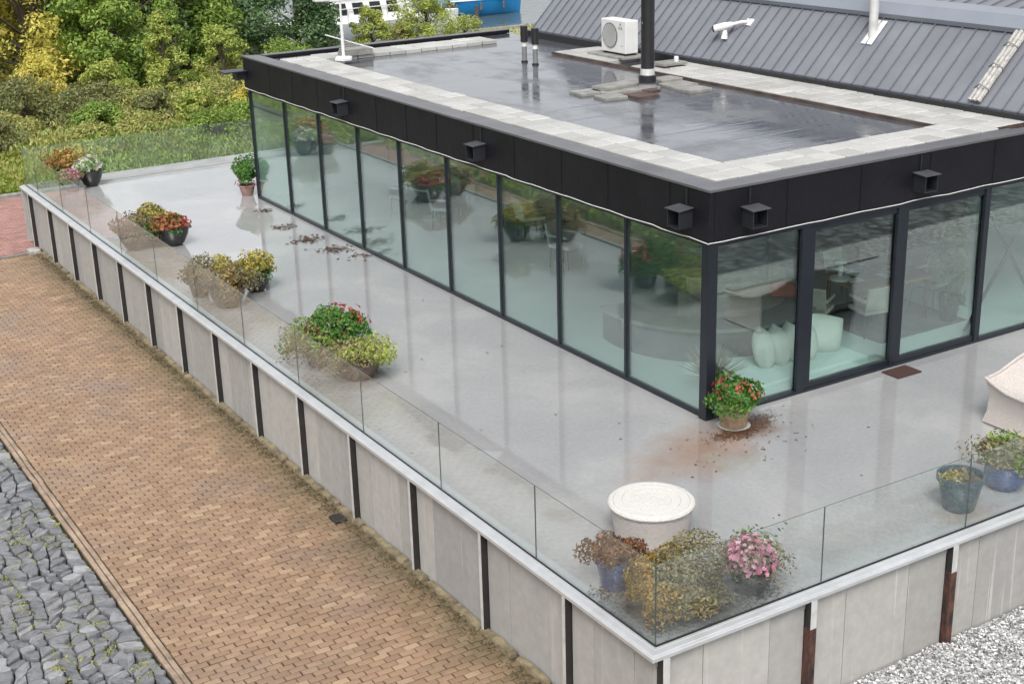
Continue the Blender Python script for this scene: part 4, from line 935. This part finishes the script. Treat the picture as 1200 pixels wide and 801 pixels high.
# wicker sofa: flared apron, dished seat running up into arm and back
sf = thing('wicker_sofa', 'white wicker sofa with curved arm at the right of the terrace', 'sofa', (3.05, -3.28, 0))
nx, ny = 22, 14; SX, SY = 2.1, .95; vs = []; fs = []
def rim(u, v):   # seat surface height
    z = .40+.05*v
    z += .10*max(0, 1-u/.16)**1.6+.10*max(0, 1-(1-u)/.16)**1.6
    z += (.10+.32*math.sin(math.pi*u))*max(0, (v-.62)/.38)**1.3
    return z
def flare(u, v, f):   # plan position with apron flare f
    x = u*SX; y = v*SY; cxx, cyy = SX/2, SY/2
    return cxx+(x-cxx)*(1+.035*f), cyy+(y-cyy)*(1+.10*f)
for j in range(ny+1):
    for i in range(nx+1):
        u, v = i/nx, j/ny; x, y = flare(u, v, 1)
        # rounded front corners
        if v < .25: 
            k = (.25-v)/.25; ins = .10*k*k
            x = x+(ins if u < .5 else -ins)*abs(2*u-1)
        vs.append((x, y, rim(u, v)))
for j in range(ny):
    for i in range(nx): fs.append((j*(nx+1)+i, j*(nx+1)+i+1, (j+1)*(nx+1)+i+1, (j+1)*(nx+1)+i))
MB().add(vs, fs).build('seat_shell', 'wicker', sf, True)
# apron
per = [(i, 0) for i in range(nx+1)]+[(nx, j) for j in range(1, ny+1)]+[(i, ny) for i in range(nx-1, -1, -1)]+[(0, j) for j in range(ny-1, 0, -1)]
vs = []; lv = [0, .25, .6, 1.]
for f in lv:
    for k, (i, j) in enumerate(per):
        x, y, z = MB().v and 0 or (lambda q: q)(None) or (0, 0, 0)
        u, v = i/nx, j/ny; x, y = flare(u, v, 1)
        if v < .25:
            kk = (.25-v)/.25; ins = .10*kk*kk; x = x+(ins if u < .5 else -ins)*abs(2*u-1)
        zt = rim(u, v); s_ = 1-.085*math.sin(math.pi*min(1, f*1.05))*1.0
        xx = SX/2+(x-SX/2)*(1-.05*math.sin(math.pi*f)); yy = SY/2+(y-SY/2)*(1-.10*math.sin(math.pi*f))
        foot = .05*abs(math.sin(math.pi*u*3))*(1 if j in (0, ny) else 0)
        vs.append((xx, yy, .02+foot*(1-f)+(zt-.02-foot*(1-f))*f))
npp = len(per)
MB().add(vs, [(a*npp+k, a*npp+(k+1) % npp, (a+1)*npp+(k+1) % npp, (a+1)*npp+k) for a in range(3) for k in range(npp)]).build('apron', 'wicker', sf, True)
pts = [Vector(v) for v in vs[3*npp:]]; MB().tube([tuple(p) for p in pts]+[tuple(pts[0])], .024, 8, cap=False).build('rim', 'wicker', sf, True)
for x in (.12, SX-.12):
    for y in (.1, SY-.1): MB().tube([(x, y, 0), (x, y, .2)], [.035, .04], 10).build('leg', 'wicker', sf)
tag(MB().box(3.30, 3.80, -.47, -.13, .004, .022, c=.004).build('door_mat', 'brownmat'), 'small dark brown door mat before the sliding doors', 'mat')

# ------------------------------------------------------------------ inside the pavilion
cb = thing('curved_bench', 'curved charcoal bench inside behind the corner glass', 'bench', (2.55, 3.15, .015))
def arc(r0, r1, a0, a1, z0, z1, n=40):
    vs = []
    for k in range(n+1):
        t = R(a0+(a1-a0)*k/n)
        for r, z in ((r0, z0), (r1, z0), (r1, z1), (r0, z1)): vs.append((r*math.cos(t), r*math.sin(t), z))
    return MB().add(vs, [(4*k+a, 4*k+(a+1) % 4, 4*k+4+(a+1) % 4, 4*k+4+a) for k in range(n) for a in range(4)]+[(0, 1, 2, 3), tuple(4*n+a for a in (3, 2, 1, 0))])
arc(1.35, 1.82, 165, 312, 0, .50).build('plinth', 'charcoal', cb); arc(1.30, 1.87, 164, 313, .501, .56).build('seat_top', plain('grey_pad', (.20, .20, .20), .7, .1, 3), cb)
def cushion(parent, name, mat, x, y, z, sx, sy, sz, rot=(0, 0, 0)):
    m = MB(); vs = []; n = 8
    for s_ in (1, -1):
        for j in range(n+1):
            for i in range(n+1):
                u, v = i/n*2-1, j/n*2-1; h = (max(0, 1-abs(u)**2.6)*max(0, 1-abs(v)**2.6))**.5; vs.append((u*sx*(1-.07*v*v), v*sy*(1-.07*u*u), s_*h*sz))
    fs = []
    for s_ in range(2):
        for j in range(n):
            for i in range(n): a = s_*(n+1)**2+j*(n+1)+i; fs.append((a, a+1, a+n+2, a+n+1))
    m.add(vs, fs); o = m.build(name, mat, parent, True); o.location = (x, y, z); o.rotation_euler = rot; return o
def tag_cushion(lb, *a, **k):
    o = cushion(None, 'cushion', *a, **k); return tag(o, lb, 'cushion', 'cushions on the pavilion floor')
for k, lb in enumerate(['big ivory cushion nearest the corner post, leaning with others on the floor', 'second big ivory cushion in the leaning row on the floor', 'third big ivory cushion in the leaning row behind the glass', 'ivory cushion tipped against the door stile']):
    tag_cushion(lb, 'cushion', 1.95+.27*k, 1.02-.02*k, .34, .27, .30, .17, (R(80), R(5*k-8), R(58)))
tag_cushion('separate ivory cushion standing alone behind the sliding door', 'cushion', 3.12, .95, .36, .32, .30, .17, (R(75), R(14), R(-20)))
fm = MB().box(1.0, 3.5, .35, 1.75, .016, .09, c=.02).build('floor_mattress', plain('mint_fabric', (.50, .60, .56), .8, .05, 3)); tag(fm, 'low pale mint floor mattress under the ivory cushions', 'mattress')
# sofa behind the bench
so = thing('sofa', 'beige woven sofa behind the curved charcoal bench inside', 'sofa', (3.1, 2.75, .015), R(-12))
MB().box(-.9, .9, -.4, .4, .12, .42, c=.03).build('seat', 'beige', so, bevel=.03); MB().box(-.9, .9, .28, .45, .421, .85, c=.03).build('backrest', 'beige', so, bevel=.03)
for s_ in (-1, 1):
    MB().box(s_*.98-.08, s_*.98+.08, -.4, .45, .1, .62, c=.03).build('armrest', 'beige', so, bevel=.03)
    for yy in (-.34, .38): MB().tube([(s_*.9, yy, 0), (s_*.9, yy, .119)], .025, 8).build('leg', 'darkwood', so)
tag(cushion(None, 'cushion', 'orange', 3.72, 2.55, .56, .22, .15, .09, (R(35), 0, R(-35))), 'orange cushion lying on the beige sofa inside', 'cushion')
# dining set
def chair(label, x, y, rz, mat='beige'):
    t = thing('chair', label, 'chair', (x, y, .015), rz, 'chairs inside the pavilion')
    MB().box(-.24, .24, -.24, .24, .40, .47, c=.015).build('seat', mat, t, bevel=.015); m = MB().prism([(.20, .471), (.25, .471), (.33, .86), (.28, .87)], 0, -.24, .24).build('backrest', mat, t, bevel=.01)
    for a in (-.2, .2):
        for b in (-.2, .2): MB().tube([(a, b, .4), (a*1.1, b*1.1, 0)], [.018, .012], 6).build('leg', 'blackpaint', t)
        MB().prism([(-.2, .62), (.24, .62), (.24, .66), (-.2, .66)], 0, a*1.2-.02, a*1.2+.02).build('armrest', mat, t)
    return t
chair('beige armchair nearest the ivory cushions', 3.7, 1.75, R(120)); chair('beige armchair on the door side of the dining table', 4.4, 1.25, R(170)); chair('beige armchair at the far side of the dining table', 5.35, 2.75, R(10)); chair('beige armchair at the brace end of the dining table', 6.25, 1.65, R(-80))
dt = thing('dining_table', 'wooden dining table laid with papers and plates inside', 'table', (5.1, 1.75, .015), R(-8))
MB().box(-.8, .8, -.48, .48, .70, .745, c=.008).build('tabletop', 'wood', dt)
for a in (-.7, .7):
    for b in (-.4, .4): MB().tube([(a, b, 0), (a, b, .70)], .035, 8).build('leg', 'darkwood', dt)
pr0 = random.Random(5)
for k in range(9):
    o = MB().box(-.13, .13, -.10, .10, 0, .008).build('paper', 'whitepaint' if k % 3 else 'charcoal', loc=(5.1+pr0.uniform(-.6, .6), 1.75+pr0.uniform(-.3, .3), .762+.009*k)); o.rotation_euler = (0, 0, pr0.uniform(0, 3)); tag(o, 'white sheet of paper lying on the dining table' if k % 3 else 'dark folder lying among the papers on the dining table', 'paper', 'white papers on the dining table' if k % 3 else 'dark folders on the dining table')
rgm = tag(MB().box(4.2, 6.2, .75, 2.6, .016, .024).build('rug', 'charcoal'), 'dark rug under the dining table', 'rug')
lm = thing('table_lamp', 'small white lamp on the end of the dining table', 'lamp', (4.42, 1.95, .760)); MB().lathe([(.17, 0), (.17, .04), (.04, .07), (.035, .26), (.10, .28), (.10, .33), (0, .34)], 24).build('body', 'whitepaint', lm, True)
cbn = thing('cabinet', 'dark wooden sideboard against the rear wall inside', 'cabinet', (6.6, 3.6, .015)); MB().box(-.3, .3, -.9, .9, .05, 1.0).build('body', 'darkwood', cbn, bevel=.01)
for k in range(3): MB().box(-.315, -.301, -.88+.6*k, -.32+.6*k, .1, .95).build('door', 'darkwood', cbn)
cb2 = thing('cabinet', 'brown wooden chest standing beside the curtains inside', 'cabinet', (7.6, 3.2, .015)); MB().box(-.4, .4, -.35, .35, .05, 1.15).build('body', 'wood', cb2, bevel=.01)
for k in range(3): MB().box(-.38, .38, -.365, -.351, .1+.35*k, .42+.35*k).build('drawer', 'wood', cb2)
cur = thing('curtain', 'pleated white curtain hanging at the rear wall inside', 'curtain', (6.55, 4.85, .015)); vs = []
for k in range(61):
    x = k*.022; vs += [(x, .035*math.sin(k*.95), .03), (x, .035*math.sin(k*.95), 2.5)]
MB().add(vs, [(2*k, 2*k+2, 2*k+3, 2*k+1) for k in range(60)]).build('fabric', 'whitepaint', cur, True); MB().tube([(-.05, 0, 2.52), (1.4, 0, 2.52)], .015, 8).build('rod', 'blackpaint', cur)
for (x, y, lb) in [(5.95, .95, 'tall leafy house plant in a dark pot behind the fixed glass')]:
    t = thing('house_plant', lb, 'plant', (x, y, .015), 0, 'house plants inside the pavilion'); MB().lathe(pot_profile('taper', .2, .45), 24).build('pot', 'blackpot', t, True)
    MB().tube([(0, 0, .4), (.03, .02, 1.5)], [.02, .012], 6).build('stem', 'bark', t); link('foliage', dome(91, 420, .30, .30, .75, .09, 'dark', low=-1, fill=.2), t, (0, 0, 1.15))
gr_ = thing('house_plant', 'fine leaved pale grass plant beside the corner post inside', 'plant', (.75, .75, .015), 0, 'house plants inside the pavilion'); MB().lathe(pot_profile('taper', .16, .2), 20).build('pot', 'greypot', gr_, True)
rg3 = np.random.default_rng(77); P = np.zeros((160, 3)); D = unit(np.stack([rg3.normal(0, .6, 160), rg3.normal(0, .6, 160), rg3.uniform(.5, 1.2, 160)], 1)); A = D*.3; P = D*.3+np.array([0, 0, .18]); B = unit(np.cross(D, rg3.normal(0, 1, (160, 3))))*.012
link('blades', quads_mesh('blades', P, A, B, LEAF['pot_grey']), gr_)
# white table and chairs at the far end
for k, (x, y, rz) in enumerate([(2.2, 11.4, 40), (3.0, 12.4, 130), (2.0, 12.9, 200), (3.2, 9.6, 80), (2.6, 7.4, 20)]):
    chair(['white chair by the round table, turned to the facade', 'white chair behind the round table', 'white chair at the far side of the round table', 'white chair halfway along the pavilion', 'white chair standing alone towards the curved bench'][k], x, y, R(rz), 'whitepaint')
rt_ = thing('round_table', 'round white table among white chairs inside the long facade', 'table', (2.35, 12.2, .015)); MB().lathe([(.25, 0), (.25, .03), (.04, .05), (.04, .70), (.50, .71), (.50, .74), (0, .745)], 32).build('top_and_column', 'whitepaint', rt_, True)

# ------------------------------------------------------------------ greenery
T = tree
T('willow_tree', 'yellow orange autumn tree at the left of the bank', (1.5, 43.5, -1.4), 6.5, 2.9, 'autumn', 18000, 1, size=0.101)
T('willow_tree', 'fresh green tree leaning over the scrub beside the autumn tree', (3.6, 41.5, -1.4), 4.6, 2.0, 'mid', 13500, 2, size=0.094)
T('willow_tree', 'yellow leaved tree at the edge beside the dark thicket', (-2.4, 44, -1.4), 6.0, 2.6, 'autumn', 12000, 3, size=0.101)
T('alder_tree', 'dark green dense tree behind the fresh green leaning tree', (6.3, 47, -1.4), 7, 3.0, 'dark', 19500, 4, size=0.101)
T('alder_tree', 'mid green tree behind the young yellow saplings', (9.2, 48, -1.4), 7, 3.0, 'mid', 19500, 5, size=0.101)
T('alder_tree', 'fresh green tree between the darker trees by the roof corner', (11.2, 49.5, -1.4), 7, 2.4, 'mid', 13500, 6, size=0.101)
T('alder_tree', 'blue green bushy tree behind the pavilion roof corner', (13.7, 45.5, -1.4), 5.6, 2.3, 'fir', 22500, 7, size=0.094)
T('alder_tree', 'dark tree deep behind the autumn tree', (0, 50, -1.4), 7, 3.4, 'dark', 13500, 8, size=0.117)
T('alder_tree', 'dark tree deep behind the alders', (5, 53, -1.4), 7.5, 3.4, 'dark', 13500, 9, size=0.117)
T('alder_tree', 'mid green tree deep in the wood by the harbour', (10, 54, -1.4), 7.5, 3.4, 'mid', 13500, 10, size=0.117)
T('alder_tree', 'shadowy tree deep in the wood behind the yellow tree', (-5, 49, -1.4), 7, 3.4, 'dark', 12000, 18, size=0.117)
T('sapling', 'slender lime green sapling in front of the dark trees', (5.0, 38.0, -1.4), 3.6, .95, 'lime', 6300, 11, size=0.070, cone=True, clumps=30)
T('sapling', 'yellow green sapling near the pavilion corner', (7.2, 37.5, -1.4), 3.0, .95, 'lime', 5400, 12, size=0.070, clumps=30)
T('sapling', 'thin green sapling between the two yellow saplings', (6.2, 39.8, -1.4), 4.0, 1.0, 'mid', 6300, 13, size=0.070, cone=True, clumps=30)
T('waterside_bush', 'large yellow green bush before the white boat', (20.6, 45.8, -1.4), 3.0, 1.35, 'lime', 7500, 14, size=0.066, group='bushes along the quay', cat='bush')
T('waterside_bush', 'small lime bush beside the white mast before the boat', (17.3, 45.2, -1.4), 2.2, .9, 'lime', 6300, 15, size=0.062, group='bushes along the quay', cat='bush')
T('waterside_bush', 'sparse low bush at the water edge beyond the roof', (22.7, 46.2, -1.4), 1.3, .9, 'lime', 2200, 16, size=0.058, group='bushes along the quay', cat='bush')
T('waterside_bush', 'pale sparse shrub between the lime bush and the large bush', (19.0, 45.6, -1.4), 1.35, .7, 'scrub', 2700, 17, size=0.058, group='bushes along the quay', cat='bush')
shr = [(-.6, 36.5, 1.9, 1.6, 'dryscrub', 'dark grey green scrub bush at the left edge of the bank'), (1.4, 35.5, 1.6, 1.5, 'dryscrub', 'brownish scrub bush beside the grey green scrub'), (3.2, 35.0, 1.2, 1.3, 'scrub', 'russet scrub bush in the middle of the bank'),
       (5.2, 34.6, 1.2, 1.3, 'scrub', 'mixed green and tan bush below the saplings'), (7.0, 34.8, 1.6, 1.1, 'scrub', 'orange tinted bush close to the pavilion corner'), (2.0, 31.4, 1.0, 1.1, 'scrub', 'low tan bush behind the end balustrade'),
       (3.6, 29.2, 1.25, 1.1, 'mid', 'fresh green bush right behind the end balustrade'), (5.2, 30.2, 1.2, 1.2, 'mid', 'green bush behind the balustrade by the pavilion'), (.2, 30.6, 1.0, 1.0, 'scrub', 'yellowish weed clump behind the flower pots'), (-2.7, 33.0, 1.3, 1.3, 'dryscrub', 'dull thicket at the far end of the road'),
       (9.5, 37, 2.2, 1.6, 'mid', 'green bush hidden behind the pavilion end'), (-.9, 28.3, .8, .8, 'lime', 'lime weed clump at the verge behind the pots'),
       (2.6, 37.6, 2.1, 1.0, 'lime', 'pale lime bush rising over the russet scrub'), (.4, 38.4, 2.4, 1.1, 'autumn', 'small golden bush rising over the grey green scrub'), (4.4, 32.6, 1.5, .8, 'lime', 'yellow green bush between tan scrub and saplings'), (6.4, 32.2, 1.5, .8, 'autumn', 'golden bush beside the pavilion corner'), (1.0, 33.6, 1.2, .9, 'mid', 'green clump in the tan undergrowth'), (-1.6, 34.6, 1.0, .9, 'scrub', 'tan clump by the dull thicket'), (2.9, 33.2, 1.5, .7, 'dryscrub', 'brown grey clump among the tan weeds'), (-2.2, 38.5, 2.6, 1.3, 'dark', 'dark green bush behind the dull thicket')]
for k, (x, y, h, r_, mt, lb) in enumerate(shr): T('shrub', lb, (x, y, -1.42), h, r_, mt, 9000, 40+k, size=.055, group='scrub on the bank', clumps=40, zlow=.02, cat='bush')
# undergrowth and verge grass
def cover(name, label, x0, x1, y0, y1, n, h, size, mat, seed, keep=None):
    rg = np.random.default_rng(seed); x = rg.uniform(x0, x1, n); y = rg.uniform(y0, y1, n)
    if keep is not None: k = keep(x, y); x, y = x[k], y[k]
    hh = h*(.55+.45*np.sin(x*1.3+np.sin(y*.9)*2)*np.cos(y*1.1+x*.4))*rg.uniform(.0, 1, len(x)); P = np.stack([x, y, -1.44+hh], 1)
    D = np.stack([rg.normal(0, .5, len(x)), rg.normal(0, .5, len(x)), rg.uniform(.3, 1.2, len(x))], 1); a = unit(D); b = unit(np.cross(a, rg.normal(0, 1, (len(x), 3)))); s = size*rg.uniform(.6, 1.5, (len(x), 1))
    tag(stuff(link(name, quads_mesh(name, P, a*s, b*s*.32, LEAF[mat]))), label, 'undergrowth')
cover('undergrowth', 'tangled tan and green undergrowth covering the bank', -5, 12, 27.5, 44, 75000, 1.0, .085, 'scrub', 1)
cover('undergrowth', 'green weeds behind the end balustrade', -1, 9, 22, 30, 45000, 1.15, .07, 'mid', 2)
cover('verge_grass', 'lime green and yellow grass on the verge beyond the red paving', -14, -1, 26.85, 31.5, 40000, .75, .075, 'grass', 3)
cover('meadow_grass', 'rough green grass bank along the far side of the kerb', -26, -8.1, 11, 40, 42000, .3, .12, 'grass', 4)
cover('quay_weeds', 'sparse weeds on the gravelly quay edge', 15, 32, 42, 49, 9000, .3, .07, 'scrub', 5)
struct(MB().add([(14, 40, -1.452), (60, 40, -1.452), (60, 49.2, -1.44), (14, 49.2, -1.44)], [(0, 1, 2, 3)]).build('quay_gravel', 'gravelbed'))

# ------------------------------------------------------------------ boats
def hull(L_, B_, D_, n=22):
    vs = []; m = 7
    for i in range(n+1):
        f = i/n; wv = B_/2*(1-max(0, (f-.55)/.45)**2.2)*(.86+.14*min(1, f/.25)); sh = D_*(1+.28*max(0, f-.4)**1.5)
        for j in range(m):
            a = j/(m-1); vs.append((L_*(f-.5)+(.35*a*max(0, f-.8)*5*.5), wv*(a**.45 if j else .0), -.25*D_+(sh+.25*D_)*a**1.25))
    fs = []; k = len(vs)
    vs2 = vs+[(x, -y, z) for x, y, z in vs]
    for i in range(n):
        for j in range(m-1):
            a = i*m+j; fs += [(a, a+m, a+m+1, a+1), (k+a, k+a+1, k+a+m+1, k+a+m)]
    for i in range(n): a = i*m+m-1; fs.append((a, a+m, k+a+m, k+a))
    fs.append(tuple(range(m))+tuple(k+j for j in range(m-1, -1, -1)))
    return MB().add(vs2, fs)
bb = thing('blue_boat', 'bright blue boat hull moored in the harbour beyond the bushes', 'boat', (32.3, 61.0, -2.05), R(-6))
hull(5.4, 2.2, .95).build('hull', 'boatblue', bb, True)
MB().box(-2.5, 1.6, -1.12, -1.07, .93, 1.01).build('rub_rail', 'boatwhite', bb); MB().box(-1.6, .8, -.7, .7, .9, 1.6).build('cabin', 'boatwhite', bb, bevel=.08)
for k in range(3): MB().box(-1.4+k*.75, -.9+k*.75, -.715, -.701, 1.15, 1.45).build('window', 'boatglass', bb)
for k in range(6): MB().tube([(-2.4+k*.8, -.98, .9), (-2.4+k*.8, -.98, 1.5)], .025, 6).build('stanchion', 'galv', bb)
for k, x in enumerate((-2.0, -.4, 1.1)): MB().lathe([(.0, .3), (.08, .36), (.09, .55), (.08, .74), (0, .8)], 10, cx=x, cy=-1.15).build('fender', 'charcoal', bb, True)
MB().lathe([(.05, 1.0), (.04, 6.5)], 8, cx=1.5).build('mast', 'galv', bb)
MB().box(-2.3, -2.15, -1.10, -1.0, .35, .9).build('stripe', 'rust', bb)
wb_ = thing('white_boat', 'white motor cruiser moored behind the bushes with slanted windows', 'boat', (21.6, 54.8, -2.05), R(-6))
hull(10.5, 3.4, 1.15).build('hull', 'boatwhite', wb_, True)
cm = MB().prism([(-3.6, 1.1), (2.9, 1.1), (1.7, 2.35), (-3.2, 2.45)], 1, -1.35, 1.35).build('cabin', 'boatwhite', wb_, bevel=.06)
for k in range(5):
    x = -3.0+k*.95; MB().prism([(x, 1.55), (x+.62, 1.55), (x+.48, 2.15), (x-.10, 2.15)], 1, -1.372, -1.351).build('window', 'boatglass', cm)
MB().prism([(1.2, 2.36), (2.3, 1.75), (2.34, 1.78), (1.25, 2.4)], 1, -1.2, 1.2).build('windscreen', 'boatglass', cm)
MB().box(-3.4, 1.5, -1.5, 1.5, 2.46, 2.54).build('cabin_roof', 'boatwhite', wb_, bevel=.03)
MB().tube([(-4.9, -1.45, 1.85), (-3.4, -1.5, 1.85), (3.2, -1.45, 1.95), (5.0, -.5, 2.1)], .03, 6).build('rail', 'galv', wb_)
for k in range(9): MB().tube([(-4.8+k*1.1, -1.47 if k < 8 else -1.0, 1.0), (-4.8+k*1.1, -1.47 if k < 8 else -1.0, 1.86)], .022, 6).build('stanchion', 'galv', wb_)
MB().box(1.9, 4.3, -.9, .9, 1.2, 1.65).build('foredeck_box', 'tarp', wb_, bevel=.1)
for k, x in enumerate((-3.5, -.5, 2.5)): MB().lathe([(0, .1), (.11, .18), (.13, .45), (.11, .72), (0, .8)], 10, cx=x, cy=-1.78).build('fender', 'tarp', wb_, True)
jt = thing('jetty', 'grey timber jetty between the moored boats', 'jetty', (27.8, 57.2, -2.1)); 
for k in range(16): MB().box(-.9, .9, -2.4+k*.5, -1.95+k*.5, .45, .52).build('plank', 'slab', jt)
for x in (-.8, .8):
    for y in (-2.2, 1, 4.6): MB().tube([(x, y, -.8), (x, y, 1.3)], .11, 10).build('pile', 'bark', jt)
